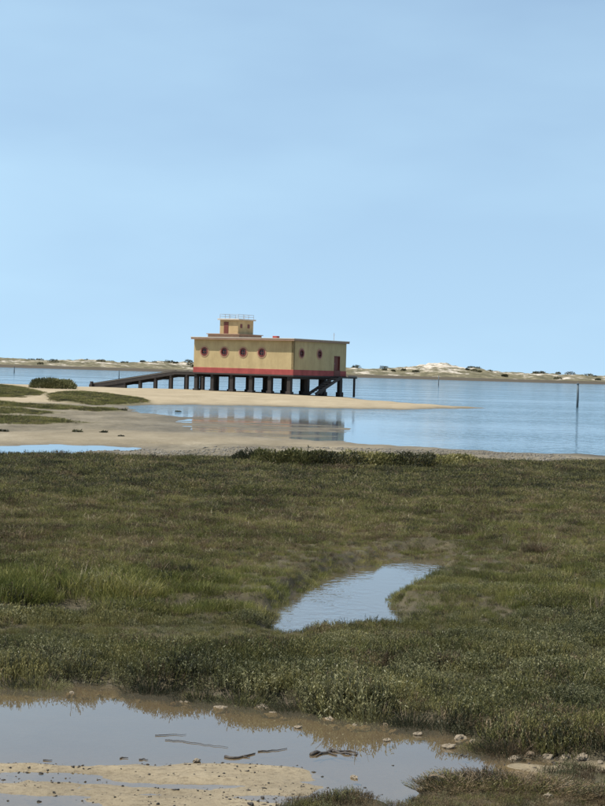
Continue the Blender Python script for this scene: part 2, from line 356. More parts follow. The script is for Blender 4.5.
def leaf_mat(name, dark, mid, light, patch=0.5, trans=0.25):
    m, nt, out = mat(name)
    oi = N(nt, 'ShaderNodeObjectInfo')
    f1 = noise(nt, patch, 4)
    add = N(nt, 'ShaderNodeMath', operation='MULTIPLY_ADD'); nt.links.new(oi.outputs['Random'], add.inputs[0])
    add.inputs[1].default_value = 0.30; nt.links.new(f1, add.inputs[2])
    f2 = N(nt, 'ShaderNodeMath', operation='MULTIPLY_ADD'); nt.links.new(noise(nt, 22, 2), f2.inputs[0])
    f2.inputs[1].default_value = 0.35; nt.links.new(add.outputs[0], f2.inputs[2])
    r = ramp(nt, f2.outputs[0], [(0.62, dark), (0.82, mid), (0.98, light)])
    d = N(nt, 'ShaderNodeBsdfDiffuse'); t = N(nt, 'ShaderNodeBsdfTranslucent'); g = N(nt, 'ShaderNodeBsdfGlossy')
    g.inputs['Roughness'].default_value = 0.45; g.inputs['Color'].default_value = (0.3, 0.3, 0.3, 1)
    nt.links.new(r.outputs[0], d.inputs[0]); nt.links.new(r.outputs[0], t.inputs[0])
    m1 = N(nt, 'ShaderNodeMixShader'); m1.inputs[0].default_value = trans
    nt.links.new(d.outputs[0], m1.inputs[1]); nt.links.new(t.outputs[0], m1.inputs[2])
    m2 = N(nt, 'ShaderNodeMixShader'); m2.inputs[0].default_value = 0.04
    nt.links.new(m1.outputs[0], m2.inputs[1]); nt.links.new(g.outputs[0], m2.inputs[2])
    nt.links.new(m2.outputs[0], out.inputs[0]); return m
leaf_mat('leaf_glasswort', (0.077, 0.075, 0.029), (0.135, 0.128, 0.046), (0.212, 0.187, 0.072))
leaf_mat('leaf_grass', (0.081, 0.091, 0.023), (0.142, 0.147, 0.038), (0.248, 0.224, 0.074))
leaf_mat('leaf_purslane', (0.084, 0.087, 0.042), (0.137, 0.133, 0.063), (0.209, 0.196, 0.097))
leaf_mat('leaf_brown', (0.065, 0.048, 0.029), (0.130, 0.095, 0.053), (0.238, 0.179, 0.102))
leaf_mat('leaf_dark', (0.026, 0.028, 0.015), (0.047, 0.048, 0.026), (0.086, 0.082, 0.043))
leaf_mat('leaf_straw', (0.172, 0.142, 0.077), (0.258, 0.215, 0.120), (0.361, 0.310, 0.189))
leaf_mat('leaf_olive', (0.065, 0.066, 0.028), (0.125, 0.122, 0.052), (0.20, 0.19, 0.085), 0.4)
leaf_mat('leaf_far', (0.043, 0.045, 0.025), (0.081, 0.078, 0.042), (0.138, 0.125, 0.068), 0.05)

# ------------------------------------------------------------------ object helpers
def tag(o, label, cat=None, group=None, kind=None):
    o['label'] = label
    if cat: o['category'] = cat
    if group: o['group'] = group
    if kind: o['kind'] = kind
    return o
def empty(name, loc, label, cat, group=None, rz=0):
    o = bpy.data.objects.new(name, None); COL.objects.link(o); o.location = loc; o.rotation_euler = (0, 0, rz)
    o.empty_display_size = 0.2
    return tag(o, label, cat, group)
def link(name, me, parent=None, loc=None):
    o = bpy.data.objects.new(name, me); COL.objects.link(o)
    if parent: o.parent = parent
    if loc is not None: o.location = loc
    return o
def mesh(name, v, f, material, smooth=False):
    me = bpy.data.meshes.new(name); me.from_pydata([tuple(a) for a in v], [], [tuple(a) for a in f]); me.update()
    me.materials.append(MATS[material])
    if smooth: me.polygons.foreach_set('use_smooth', [True] * len(me.polygons))
    return me
class MB:
    def __init__(s): s.v = []; s.f = []
    def box(s, x0, x1, y0, y1, z0, z1):
        b = len(s.v)
        s.v += [(x, y, z) for z in (z0, z1) for x, y in ((x0, y0), (x1, y0), (x1, y1), (x0, y1))]
        s.f += [tuple(b + i for i in q) for q in ((3, 2, 1, 0), (4, 5, 6, 7), (0, 1, 5, 4), (1, 2, 6, 5), (2, 3, 7, 6), (3, 0, 4, 7))]
        return s
    def bar(s, a, b, w, h=None, n=4):
        a = Vector(a); b = Vector(b); d = (b - a).normalized(); h = h or w
        ref = Vector((0, 0, 1)) if abs(d.z) < 0.95 else Vector((1, 0, 0))
        x = d.cross(ref).normalized(); y = x.cross(d).normalized(); k = len(s.v)
        for p in (a, b):
            for i in range(n):
                t = 2 * math.pi * (i + 0.5) / n; q = math.sqrt(2) if n == 4 else 1
                s.v.append(tuple(p + x * (math.cos(t) * w / 2 * q) + y * (math.sin(t) * h / 2 * q)))
        s.f += [(k + i, k + (i + 1) % n, k + n + (i + 1) % n, k + n + i) for i in range(n)]
        s.f += [tuple(k + n - 1 - i for i in range(n)), tuple(k + n + i for i in range(n))]
        return s
    def tube(s, pts, rads, n=6):
        k = len(s.v); pts = [Vector(p) for p in pts]
        for i, p in enumerate(pts):
            d = (pts[min(i + 1, len(pts) - 1)] - pts[max(i - 1, 0)]).normalized()
            ref = Vector((0, 0, 1)) if abs(d.z) < 0.9 else Vector((1, 0, 0))
            x = d.cross(ref).normalized(); y = x.cross(d).normalized()
            for j in range(n):
                t = 2 * math.pi * j / n; s.v.append(tuple(p + (x * math.cos(t) + y * math.sin(t)) * rads[i]))
        for i in range(len(pts) - 1):
            for j in range(n):
                s.f.append((k + i * n + j, k + i * n + (j + 1) % n, k + (i + 1) * n + (j + 1) % n, k + (i + 1) * n + j))
        s.f += [tuple(k + n - 1 - i for i in range(n)), tuple(k + (len(pts) - 1) * n + i for i in range(n))]
        return s
    def build(s, name, material, parent=None, loc=None, bevel=0, smooth=False):
        o = link(name, mesh(name, s.v, s.f, material, smooth), parent, loc)
        if bevel:
            md = o.modifiers.new('bevel', 'BEVEL'); md.width = bevel; md.segments = 2; md.limit_method = 'ANGLE'
        return o

# ------------------------------------------------------------------ ground sheet
def build_ground():
    ys = [-6.0]
    while ys[-1] < 9000:
        y = ys[-1]
        if y < 9: s = 0.6
        elif y < 270: s = max(0.045, y * 0.0046)
        else: s = y * 0.06
        ys.append(y + s)
    ts = np.concatenate([np.linspace(-3, -0.3, 22)[:-1], np.linspace(-0.3, 0.3, 420), np.linspace(0.3, 3, 22)[1:]])
    ys = np.array(ys)
    YY, TT = np.meshgrid(ys, ts, indexing='ij')
    XX = TT * np.where(YY > 4, YY, 4 + (4 - YY) * 0.2)
    ZZ, mk = height(XX, YY, True)
    ZZ = np.where(YY > 330, np.minimum(ZZ, -0.5), ZZ)
    nr, nc = XX.shape
    co = np.stack([XX, YY, ZZ], -1).reshape(-1, 3)
    i = (np.arange(nr - 1)[:, None] * nc + np.arange(nc - 1)[None, :]).ravel()
    q = np.stack([i, i + 1, i + nc + 1, i + nc], -1)
    me = bpy.data.meshes.new('ground')
    me.vertices.add(len(co)); me.vertices.foreach_set('co', co.ravel())
    me.loops.add(q.size); me.loops.foreach_set('vertex_index', q.ravel())
    me.polygons.add(len(q)); me.polygons.foreach_set('loop_start', np.arange(0, q.size, 4)); me.polygons.foreach_set('loop_total', np.full(len(q), 4))
    me.polygons.foreach_set('use_smooth', np.ones(len(q), bool))
    me.update(); me.validate()
    ca = me.color_attributes.new('zones', 'FLOAT_COLOR', 'POINT')
    # pale sand on the spit, a stripe on the flats and the bar beside the near pool
    X, Y = XX, YY
    stripe = sstep(-2.5, 1.5, sdf(poly([(-500, 425), (0, 434), (100, 431), (200, 433), (300, 439), (420, 447), (330, 449), (200, 447), (120, 446), (0, 446), (-500, 440)]),
                                 X + fbm(X / 3, Y / 6, 91) * 2, Y + fbm(X / 3, Y / 6, 93) * 5))
    nearbar = sstep(13.9, 13.4, Y) * sstep(-0.3, 0.3, sdf(OPEN, X, Y)) * 0.85
    sandm = np.clip(np.maximum(np.maximum(mk['spit'], stripe * 0.36), nearbar), 0, 1)
    sandm = np.maximum(sandm, sstep(-0.5, 0.0, sdf(CREEK_BANK, X, Y)) * 0.05)
    rgba = np.stack([sandm, mk['marsh'], mk['green'], np.ones_like(sandm)], -1).reshape(-1, 4)
    ca.data.foreach_set('color', rgba.astype(np.float32).ravel())
    me.materials.append(MATS['ground'])
    o = link('ground', me); tag(o, 'tidal flats of sand, mud and salt marsh soil down to the lagoon', 'ground', kind='structure')
build_ground()

def sheet(name, x0, x1, y0, y1, z, material, label):
    o = link(name, mesh(name, [(x0, y0, z), (x1, y0, z), (x1, y1, z), (x0, y1, z)], [(0, 1, 2, 3)], material))
    return tag(o, label, 'water', kind='structure')
sheet('lagoon_water', -9000, 9000, 56, 9500, 0.0, 'lagoon_water', 'pale blue lagoon water behind and around the stilt house')
sheet('pool_water', -8, 8, 10.5, 17.6, 0.0, 'pool_water', 'still shallow pool reflecting the sky in front of the marsh')
sheet('creek_water', -5, 6, 18.4, 31, 0.0, 'creek_water', 'short winding creek of water in the middle of the marsh')

# ------------------------------------------------------------------ far dunes across the lagoon
def build_dunes():
    D0 = 1000.0
    prof = [(-700, 11), (-400, 9), (-150, 9), (0, 8.5), (30, 7.5), (60, 9.5), (90, 9), (110, 8), (140, 10), (170, 9), (193, 9), (250, 8), (300, 9), (345, 9.5), (380, 8.5), (400, 9.5),
            (415, 11), (428, 13), (440, 15.5), (452, 15.5), (464, 14), (478, 11.5), (495, 10), (520, 9.5), (560, 8.5), (605, 8), (700, 8), (1000, 9), (1300, 8)]
    px = np.array([a for a, b in prof], float); hp = np.array([b for a, b in prof], float)
    ts = np.linspace(-700, 1300, 900)                  # columns across
    vs_ = np.linspace(0, 1, 46)
    V = []
    for v in vs_:
        d = D0 - 25 + v * 190
        X = (ts - 302.5) / FPX * D0
        top = np.interp(ts, px, hp) / 1.7
        k = sstep(0.0, 0.10, np.full_like(X, v)) * 0.16 + sstep(0.12, 0.5, np.full_like(X, v) + 0.05 * fbm(X / 14, X * 0 + v * 3, 5)) * 0.84
        k *= sstep(1.0, 0.72, np.full_like(X, v))
        Yd = d + 10 * fbm(X / 60, X * 0, 7)
        z = -0.6 + (top + 0.6) * k * (1 + 0.30 * fbm(X / 11, X * 0 + Yd / 11, 13) + 0.12 * fbm(X / 3.5, Yd / 3.5, 15)) 
        V.append(np.stack([X, Yd, z], -1))
    V = np.array(V); nr, nc = V.shape[:2]
    f = [(r * nc + c, r * nc + c + 1, (r + 1) * nc + c + 1, (r + 1) * nc + c) for r in range(nr - 1) for c in range(nc - 1)]
    m, nt, out = mat('dune')
    p = N(nt, 'ShaderNodeBsdfPrincipled'); p.inputs['Roughness'].default_value = 0.95; p.inputs['Specular IOR Level'].default_value = 0.1
    geo = N(nt, 'ShaderNodeNewGeometry'); sx = N(nt, 'ShaderNodeSeparateXYZ'); nt.links.new(geo.outputs['Position'], sx.inputs[0])
    scr = ramp(nt, noise(nt, 0.16, 5, None, 0.7), [(0.3, (0.051, 0.047, 0.027)), (0.55, (0.111, 0.098, 0.060)), (0.7, (0.204, 0.174, 0.119))]).outputs[0]
    snd = ramp(nt, noise(nt, 0.1, 5), [(0.3, (0.286, 0.245, 0.190)), (0.7, (0.435, 0.394, 0.340))]).outputs[0]
    hgt = N(nt, 'ShaderNodeMath', operation='MULTIPLY_ADD'); nt.links.new(sx.outputs[2], hgt.inputs[0]); hgt.inputs[1].default_value = 0.016
    nt.links.new(noise(nt, 0.13, 6, None, 0.7, (0.7, 0.7, 2.0)), hgt.inputs[2])
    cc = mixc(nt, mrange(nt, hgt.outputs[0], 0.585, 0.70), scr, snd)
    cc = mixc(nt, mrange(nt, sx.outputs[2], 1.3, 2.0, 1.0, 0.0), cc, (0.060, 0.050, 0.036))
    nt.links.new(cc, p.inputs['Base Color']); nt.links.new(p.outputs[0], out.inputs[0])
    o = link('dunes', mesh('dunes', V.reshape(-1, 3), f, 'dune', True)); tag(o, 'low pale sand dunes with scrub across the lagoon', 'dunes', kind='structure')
    return V, ts
DV, DTS = build_dunes()

# ------------------------------------------------------------------ plant builders
def leaf_cloud(n, rx, ry, h, size, up=0.7, seed=0, taper=0.75, shell=0.55):
    """narrow leaf quads filling a dome, denser toward its skin"""
    r = np.random.default_rng(seed)
    a = r.uniform(0, 2 * np.pi, n); rad = np.sqrt(r.uniform(0, 1, n)); z0 = r.uniform(0, 1, n) ** 0.8
    lim = np.sqrt(np.clip(1 - (z0 * taper) ** 2, 0.05, 1))
    lump = 1 + 0.28 * fbm(np.cos(a) * 2.2 + seed, np.sin(a) * 2.2 + z0 * 1.5, seed % 97)
    rad = (shell + (1 - shell) * rad) * lim * lump * np.where(r.uniform(0, 1, n) < 0.35, r.uniform(0, 1, n), 1)
    P = np.stack([np.cos(a) * rad * rx, np.sin(a) * rad * ry, z0 * h * (0.85 + 0.35 * fbm(np.cos(a) * rad * 3, np.sin(a) * rad * 3, seed % 89 + 5))], -1)
    D = np.stack([np.cos(a) * 0.6 * rad, np.sin(a) * 0.6 * rad, np.full(n, up)], -1) + r.normal(0, 0.38, (n, 3))
    D /= np.linalg.norm(D, axis=1)[:, None]
    S = np.cross(D, r.normal(0, 1, (n, 3))); S /= np.linalg.norm(S, axis=1)[:, None] + 1e-9
    Lh = size * r.uniform(0.6, 1.5, n)[:, None]; W = Lh * 0.17
    V = np.stack([P, P + D * Lh * 0.5 + S * W, P + D * Lh, P + D * Lh * 0.5 - S * W], 1).reshape(-1, 3)
    F = np.arange(4 * n).reshape(-1, 4)
    return V, F
def quads(name, V, F, material):
    me = bpy.data.meshes.new(name); F = np.asarray(F)
    me.vertices.add(len(V)); me.vertices.foreach_set('co', np.asarray(V, float).ravel())
    me.loops.add(F.size); me.loops.foreach_set('vertex_index', F.ravel())
    me.polygons.add(len(F)); me.polygons.foreach_set('loop_start', np.arange(0, F.size, F.shape[1])); me.polygons.foreach_set('loop_total', np.full(len(F), F.shape[1]))
    me.update(); me.materials.append(MATS[material]); return me
def stems_mb(rx, ry, h, n, r0, seed):
    q = random.Random(seed); mb = MB()
    for i in range(n):
        a = q.uniform(0, 6.28); e = q.uniform(0.3, 0.95)
        tip = Vector((math.cos(a) * rx * e, math.sin(a) * ry * e, h * q.uniform(0.55, 0.98)))
        mid = Vector((tip.x * 0.55, tip.y * 0.55, tip.z * 0.42)) + Vector((q.gauss(0, .04), q.gauss(0, .04), 0)) * rx
        mb.tube([(tip.x * .15, tip.y * .15, -0.03), mid, tip], [r0, r0 * 0.7, r0 * 0.25], 5)
    return mb
def shrub(name, loc, rx, ry, h, label, cat, group=None, material='leaf_dark', n=1500, leaf=0.05, seed=1, stem='mud_brown', nstem=14, up=0.7):
    e = empty(name, loc, label, cat, group, rz=random.Random(seed).uniform(0, .6))
    V, F = leaf_cloud(n, rx, ry, h, leaf, up, seed)
    link('foliage', quads('foliage', V, F, material), e)
    st = stems_mb(rx, ry, h, nstem, max(0.004, rx * 0.016), seed).build('stems', stem, e)
    return e

# tuft meshes used by the vegetation cover
def tuft(name, kind, seed, material):
    r = np.random.default_rng(seed); V = []; F = []
    def ribbon(pts, w):
        k = len(V); pts = [np.array(p, float) for p in pts]
        side = np.cross(pts[-1] - pts[0], r.normal(0, 1, 3)); side /= np.linalg.norm(side) + 1e-9
        for i, p in enumerate(pts):
            ww = w[i]
            V.append(p - side * ww / 2); V.append(p + side * ww / 2)
        for i in range(len(pts) - 1):
            F.append((k + 2 * i, k + 2 * i + 1, k + 2 * i + 3, k + 2 * i + 2))
    if kind == 'grass':
        for i in range(84):
            a = r.uniform(0, 6.283); rad = 0.17 * math.sqrt(r.uniform()); b = np.array([math.cos(a) * rad, math.sin(a) * rad, -0.02])
            h = r.uniform(0.07, 0.20); l = r.uniform(0.01, 0.09); aa = a + r.normal(0, 1.0); d = np.array([math.cos(aa), math.sin(aa), 0])
            w = r.uniform(0.003, 0.005)
            ribbon([b, b + d * l * 0.3 + [0, 0, h * 0.6], b + d * l + [0, 0, h]], [w, w * 0.85, 0.001])
    elif kind == 'straw':
        for i in range(26):
            a = r.uniform(0, 6.283); rad = 0.12 * math.sqrt(r.uniform()); b = np.array([math.cos(a) * rad, math.sin(a) * rad, -0.02])
            h = r.uniform(0.12, 0.24); l = r.uniform(0.03, 0.14); aa = r.uniform(0, 6.283); d = np.array([math.cos(aa), math.sin(aa), 0])
            ribbon([b, b + d * l * 0.4 + [0, 0, h * 0.65], b + d * l + [0, 0, h]], [0.004, 0.004, 0.001])
    else:                                           # branching stems with short fleshy shoots
        leafy = kind == 'purslane'
        for i in range(40):
            a = r.uniform(0, 6.283); rad = 0.16 * math.sqrt(r.uniform()); b = np.array([math.cos(a) * rad, math.sin(a) * rad, -0.02])
            h = r.uniform(0.09, 0.20) * (1.05 - 0.35 * (rad / 0.16) ** 2); lean = np.array([math.cos(a), math.sin(a), 0]) * r.uniform(0.0, 0.05) + r.normal(0, 0.018, 3) * [1, 1, 0]
            top = b + lean + [0, 0, h]
            ribbon([b, b + lean * 0.4 + [0, 0, h * 0.5], top], [0.004, 0.004, 0.003])
            for j in range(7):
                t = r.uniform(0.35, 1.0); s = b + lean * t * t + np.array([0, 0, h * t])
                aa = r.uniform(0, 6.283); out_ = np.array([math.cos(aa), math.sin(aa), 0])
                if leafy:
                    ln = r.uniform(0.014, 0.026); e = s + out_ * ln * 0.7 + [0, 0, ln * r.uniform(0.3, 1.0)]
                    ribbon([s, (s + e) / 2, e], [0.002, ln * 0.36, 0.001])
                else:
                    ln = r.uniform(0.014, 0.032); e = s + out_ * ln * r.uniform(.2, .6) + [0, 0, ln * r.uniform(.7, 1.0)]
                    ribbon([s, (s + e) / 2 + out_ * 0.002, e], [0.003, 0.0045, 0.0025])
    return bpy.data.objects.new(name, quads(name, np.array(V), F, material))
TUFTS = bpy.data.collections.new('tuft_kinds')
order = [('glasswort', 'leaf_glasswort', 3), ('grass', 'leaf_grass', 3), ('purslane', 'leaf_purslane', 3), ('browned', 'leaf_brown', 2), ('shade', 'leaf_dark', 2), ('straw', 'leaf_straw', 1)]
IDX = {}; k = 0
for kd, mt, cnt in order:
    IDX[kd] = []
    for j in range(cnt):
        o = tuft('tuft_%02d' % k, {'browned': 'glasswort', 'shade': 'glasswort'}.get(kd, kd), 100 + k, mt); TUFTS.objects.link(o); IDX[kd].append(k); k += 1

def tuft_shrub(name, loc, rx, ry, h, label, cat, group, kinds, n, seed, dead=False):
    q = np.random.default_rng(seed); e = empty(name, loc, label, cat, group)
    by = {}
    src = list(TUFTS.objects)
    for i in range(n):
        a = q.uniform(0, 6.283); rr = math.sqrt(q.uniform()); x, y = math.cos(a) * rr * rx, math.sin(a) * rr * ry
        o = src[q.choice(IDX[kinds[int(q.integers(len(kinds)))]])]
        V = np.array([v.co[:] for v in o.data.vertices]); F = np.array([p.vertices[:] for p in o.data.polygons])
        zs = h / 0.21 * (1 - 0.6 * rr * rr) * q.uniform(.75, 1.15); t = q.uniform(0, 6.283); ct, st_ = math.cos(t), math.sin(t)
        xs = q.uniform(.6, 1.0) * (0.75 if dead else 1)
        W = np.stack([(V[:, 0] * ct - V[:, 1] * st_) * xs + x * (1 + .6 * V[:, 2] / .2) , (V[:, 0] * st_ + V[:, 1] * ct) * xs + y * (1 + .4 * V[:, 2] / .2), V[:, 2] * zs], -1)
        m = o.data.materials[0].name; b = by.setdefault(m, [[], [], 0]); b[0].append(W); b[1].append(F + b[2]); b[2] += len(W)
    for m, (V, F, _) in by.items():
        link('foliage', quads('foliage', np.concatenate(V), np.concatenate(F), m), e)
    stems_mb(rx, ry, h * .9, 14, 0.004, seed).build('stems', 'mud_brown', e)
    return e
def scatter(name, pts, idx, scl, rotz, tilt, label, cat):
    me = bpy.data.meshes.new(name); n = len(pts)
    me.vertices.add(n); me.vertices.foreach_set('co', np.asarray(pts, float).ravel())
    a = me.attributes.new('kind_index', 'INT', 'POINT'); a.data.foreach_set('value', np.asarray(idx, np.int32))
    a = me.attributes.new('size', 'FLOAT_VECTOR', 'POINT'); a.data.foreach_set('vector', np.asarray(scl, np.float32).ravel())
    a = me.attributes.new('turn', 'FLOAT_VECTOR', 'POINT')
    a.data.foreach_set('vector', np.stack([tilt[:, 0], tilt[:, 1], rotz], -1).astype(np.float32).ravel())
    o = link(name, me)
    ng = bpy.data.node_groups.new(name, 'GeometryNodeTree')
    ng.interface.new_socket('Geometry', in_out='INPUT', socket_type='NodeSocketGeometry')
    ng.interface.new_socket('Geometry', in_out='OUTPUT', socket_type='NodeSocketGeometry')
    gi = ng.nodes.new('NodeGroupInput'); go = ng.nodes.new('NodeGroupOutput')
    ip = ng.nodes.new('GeometryNodeInstanceOnPoints'); ci = ng.nodes.new('GeometryNodeCollectionInfo')
    ci.inputs['Collection'].default_value = TUFTS; ci.inputs['Separate Children'].default_value = True; ci.inputs['Reset Children'].default_value = True
    ip.inputs['Pick Instance'].default_value = True
    def named(nm, t):
        q = ng.nodes.new('GeometryNodeInputNamedAttribute'); q.data_type = t; q.inputs['Name'].default_value = nm; return q.outputs['Attribute']
    l = ng.links.new
    l(gi.outputs[0], ip.inputs['Points']); l(ci.outputs[0], ip.inputs['Instance'])
    l(named('kind_index', 'INT'), ip.inputs['Instance Index']); l(named('size', 'FLOAT_VECTOR'), ip.inputs['Scale'])
    e2r = ng.nodes.new('FunctionNodeEulerToRotation'); l(named('turn', 'FLOAT_VECTOR'), e2r.inputs[0]); l(e2r.outputs[0], ip.inputs['Rotation'])
    l(ip.outputs[0], go.inputs[0])
    md = o.modifiers.new('cover', 'NODES'); md.node_group = ng
    tag(o, label, cat, kind='stuff'); return o

def project(X, Y, Z):
    dx, dy, dz = X, Y, Z - EYE
    w = Fw.y * dy + Fw.z * dz
    px = 302.5 + FPX * (Rt.x * dx + Rt.y * dy + Rt.z * dz) / w
    py = 403.0 - FPX * (Up.x * dx + Up.y * dy + Up.z * dz) / w
    return px, py

def choose(groups, weights, n):
    """pick a tuft kind per point from per-point weights"""
    w = np.stack(weights, -1); w = np.clip(w, 0.0001, None); cs = np.cumsum(w, -1); cs /= cs[:, -1:]
    u = rng.uniform(0, 1, n)[:, None]; g = (u > cs).sum(-1)
    out = np.zeros(n, int)
    for i, nm in enumerate(groups):
        s = g == i; out[s] = rng.choice(IDX[nm], s.sum())
    return out

def build_cover():
    n = 125000
    Y = np.exp(rng.uniform(math.log(9.5), math.log(60), n)); X = rng.uniform(-0.235, 0.235, n) * Y + rng.uniform(-.3, .3, n)
    # points per square metre falls with distance: log-uniform in Y and width growing as Y gives 1/Y^2
    keep = rng.uniform(0, 1, n) < np.clip((Y / 36.0) ** 1.4, 0.26, 1.0)
    X, Y = X[keep], Y[keep]
    Z, mk = height(X, Y, True)
    edge = mk['veg']
    clump = fbm(X / 1.5, Y / 1.9, 201); small = fbm(X / 0.45, Y / 0.5, 203); big = fbm(X / 6, Y / 5, 207)
    dome, rid = hummocks(X + small * .15, Y + clump * .15, 0.80, 401); dome2, rid2 = hummocks(X + small * .1, Y + small * .2, 0.42, 431)
    dome = np.maximum(dome, 0.62 * dome2)
    ok = (edge > 0.02) & (rng.uniform(0, 1, len(X)) < 0.22 + 0.95 * dome)
    dome, rid, rid2 = dome[ok], rid[ok], rid2[ok]
    X, Y, Z, edge, clump, small, big = (a[ok] for a in (X, Y, Z, edge, clump, small, big))
    n = len(X); px, py = project(X, Y, Z)
    zone_back = sstep(515, 480, py); zone_mid = sstep(480, 515, py) * sstep(585, 545, py)
    zone_green = sstep(560, 590, py) * sstep(616, 612, py) * sstep(420, 220, px); zone_front = sstep(612, 620, py)
    rightg = sstep(240, 420, px) * sstep(530, 570, py)
    thin = sstep(0.5, 0.0, edge)
    kA = (rid < .38) * 1.0; kB = ((rid >= .38) & (rid < .68)) * 1.0; kC = (rid > .86) * 1.0
    w = [0.35 + 0.9 * kA + 0.5 * zone_front + 0.6 * zone_back + clump * 0.6,                                   # glasswort
         0.16 + 2.6 * zone_green + 0.5 * zone_mid + 0.6 * rightg * sstep(660, 600, py) + big * 0.4 - 0.3 * zone_back - 0.2 * zone_front,      # grass
         0.05 + 1.1 * kB * (zone_front + rightg) + 0.35 * zone_front - clump * 0.3,                                     # purslane
         0.08 + 0.6 * kC + 0.85 * zone_mid + np.clip(small - 0.25, 0, 1) * 1.3 + 0.25 * zone_back + 3.5 * sstep(766, 775, py) + sstep(440, 520, px) * sstep(725, 745, py),    # browned
         0.06 + 0.5 * np.clip(0.45 - dome, 0, 1) + np.clip(-clump - 0.2, 0, 1) * 0.8 + 1.5 * zone_back + 1.6 * zone_front * thin + 0.25 * zone_front,    # shade: dark leaves paint shadow into cushion gaps and the bank edge
         0.02 + 0.10 * zone_mid + 0.05 * zone_green]                                                # straw
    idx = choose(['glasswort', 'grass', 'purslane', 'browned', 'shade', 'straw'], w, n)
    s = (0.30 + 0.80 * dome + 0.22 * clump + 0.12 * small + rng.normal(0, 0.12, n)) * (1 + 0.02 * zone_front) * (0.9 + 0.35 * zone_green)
    crk = sstep(2.2, 0.3, -sdf(CREEK_BANK, X, Y)) * sstep(31, 29, Y); low_right = sstep(764, 772, py) * sstep(380, 420, px)
    chf = sstep(624, 628, py) * sstep(655, 630, py) * sstep(330, 280, px)
    s = s * (1 - 0.5 * crk) * (1 - 0.55 * low_right) * (1 - 0.6 * chf)
    s = s * (1 - 0.25 * zone_mid) * np.where(edge < 0.06, 0.8, 1.0)
    s = s * (1 - 0.55 * sstep(12.9, 12.3, Y)) * (1 + 0.30 * zone_front * np.clip(0.5 + 1.2 * clump, 0, 1.3) * sstep(0.6, 0.2, edge) * sstep(13.5, 14.5, Y))
    s = np.clip(s, 0.3, 1.9)
    wd = s * np.clip(Y / 26.0, 1.0, 1.8)
    scl = np.stack([wd * 1.12, wd * 1.12, s * 0.86], -1)
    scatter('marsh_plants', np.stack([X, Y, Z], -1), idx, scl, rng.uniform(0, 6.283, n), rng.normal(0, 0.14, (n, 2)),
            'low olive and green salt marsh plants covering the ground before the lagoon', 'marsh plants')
    print('cover tufts', n)
build_cover()

GL = {'wedge': 'dark green plant strip tapering to a point on the sand spit below the ramp', 'line': 'thin dark green plant line above the small central puddle, far left flats',
      'short': 'short green plant strip at the left edge between two longer strips', 'front': 'nearest green plant strip on the far left mudflat',
      'bank': 'brownish green plant bank at the left edge beside the round bush'}
for (nm, _), P in zip(GREENS, GREEN_P):
    xs = [a for a, b in P]; yb = [b for a, b in P]; area = (max(xs) - min(xs)) * (max(yb) - min(yb))
    n = int(min(26000, area * 26)); X = rng.uniform(min(xs) - 1, max(xs) + 1, n); Y = rng.uniform(min(yb) - 2, max(yb) + 2, n)
    d = sdf(P, X + fbm(X / 1.5, Y / 4, 5) * 0.8, Y + fbm(X / 2, Y / 5, 6) * 2.2); ok = d > rng.uniform(-0.2, 0.5, n)
    X, Y, d = X[ok], Y[ok], d[ok]; n = len(X); Z = height(X, Y)
    c = fbm(X / 2, Y / 4, 8)
    idx = choose(['glasswort', 'grass', 'shade', 'browned'], [0.6 + c * .3, 0.55 + c * 0 , 0.55 - c * .3, 0.12 + 0 * c], n)
    s = np.clip(0.9 + 0.5 * c + rng.normal(0, .2, n), 0.5, 1.8) * np.clip(0.5 + d * 0.5, 0.5, 1.15)
    scatter('salt_meadow', np.stack([X, Y, Z], -1), idx, np.stack([s * 2.0, s * 2.0, s * 0.62], -1), rng.uniform(0, 6.283, n), rng.normal(0, 0.1, (n, 2)), GL[nm], 'plant strip')

# ------------------------------------------------------------------ the stilt house
AL = R(32.0)
SAND_Z = 0.5
Cn = at(292.5, 393.3, SAND_Z)                 # nearest corner
uD = Vector((-math.cos(AL), math.sin(AL), 0)); vD = Vector((math.sin(AL), math.cos(AL), 0))
def on_face(px, d, o):                         # distance along d from o where the vertical plane of the pixel column cuts it
    r = ray(px, 372.0); # solve o + t d parallel to r in plan
    return (r.x * o.y - r.y * o.x) / (d.x * r.y - d.y * r.x)
LU = on_face(193.4, uD, Cn); LV = on_face(345.8, vD, Cn)
print('house', Cn, LU, LV)
# house frame: local x along the left face (away to the left), local y along the right face, z up
HM = Matrix(((uD.x, vD.x, 0, Cn.x), (uD.y, vD.y, 0, Cn.y), (0, 0, 1, 0), (0, 0, 0, 1)))
def house_empty(name, label, cat, loc=(0, 0, 0)):
    e = empty(name, (0, 0, 0), label, cat); e.matrix_world = HM @ Matrix.Translation(loc); return e
H = house_empty('stilt_house', 'yellow lifeguard house with red band and round windows on dark stilts', 'house', (0, 0, SAND_Z))
SZ = SAND_Z
def hb(name, material, boxes, parent=None, bevel=0):     # boxes in house coordinates with absolute z
    mb = MB()
    for x0, x1, y0, y1, z0, z1 in boxes: mb.box(x0, x1, y0, y1, z0 - SZ, z1 - SZ)
    return fixn(mb.build(name, material, parent or H, bevel=bevel))
def fixn(o):                                              # the house frame is left-handed: turn the faces over
    o.data.flip_normals(); return o
Z0, Z1, Z2, Z3 = 2.36, 2.54, 3.17, 6.42
hb('floor_slab', 'tarred_wood', [(-0.1, LU + .1, -0.1, LV + .1, Z0, Z1)], bevel=0.02)
hb('red_band', 'paint_red', [(-.04, LU + .04, -.04, LV + .04, Z1, Z2)], bevel=0.02)
pu = [on_face(x, uD, Cn) for x in (203.8, 223.7, 242.5, 261.2)]
pv = [on_face(x, vD, Cn) for x in (301.1, 319.0)]
RH, PZ = 0.46, 5.06
PZL = 5.02
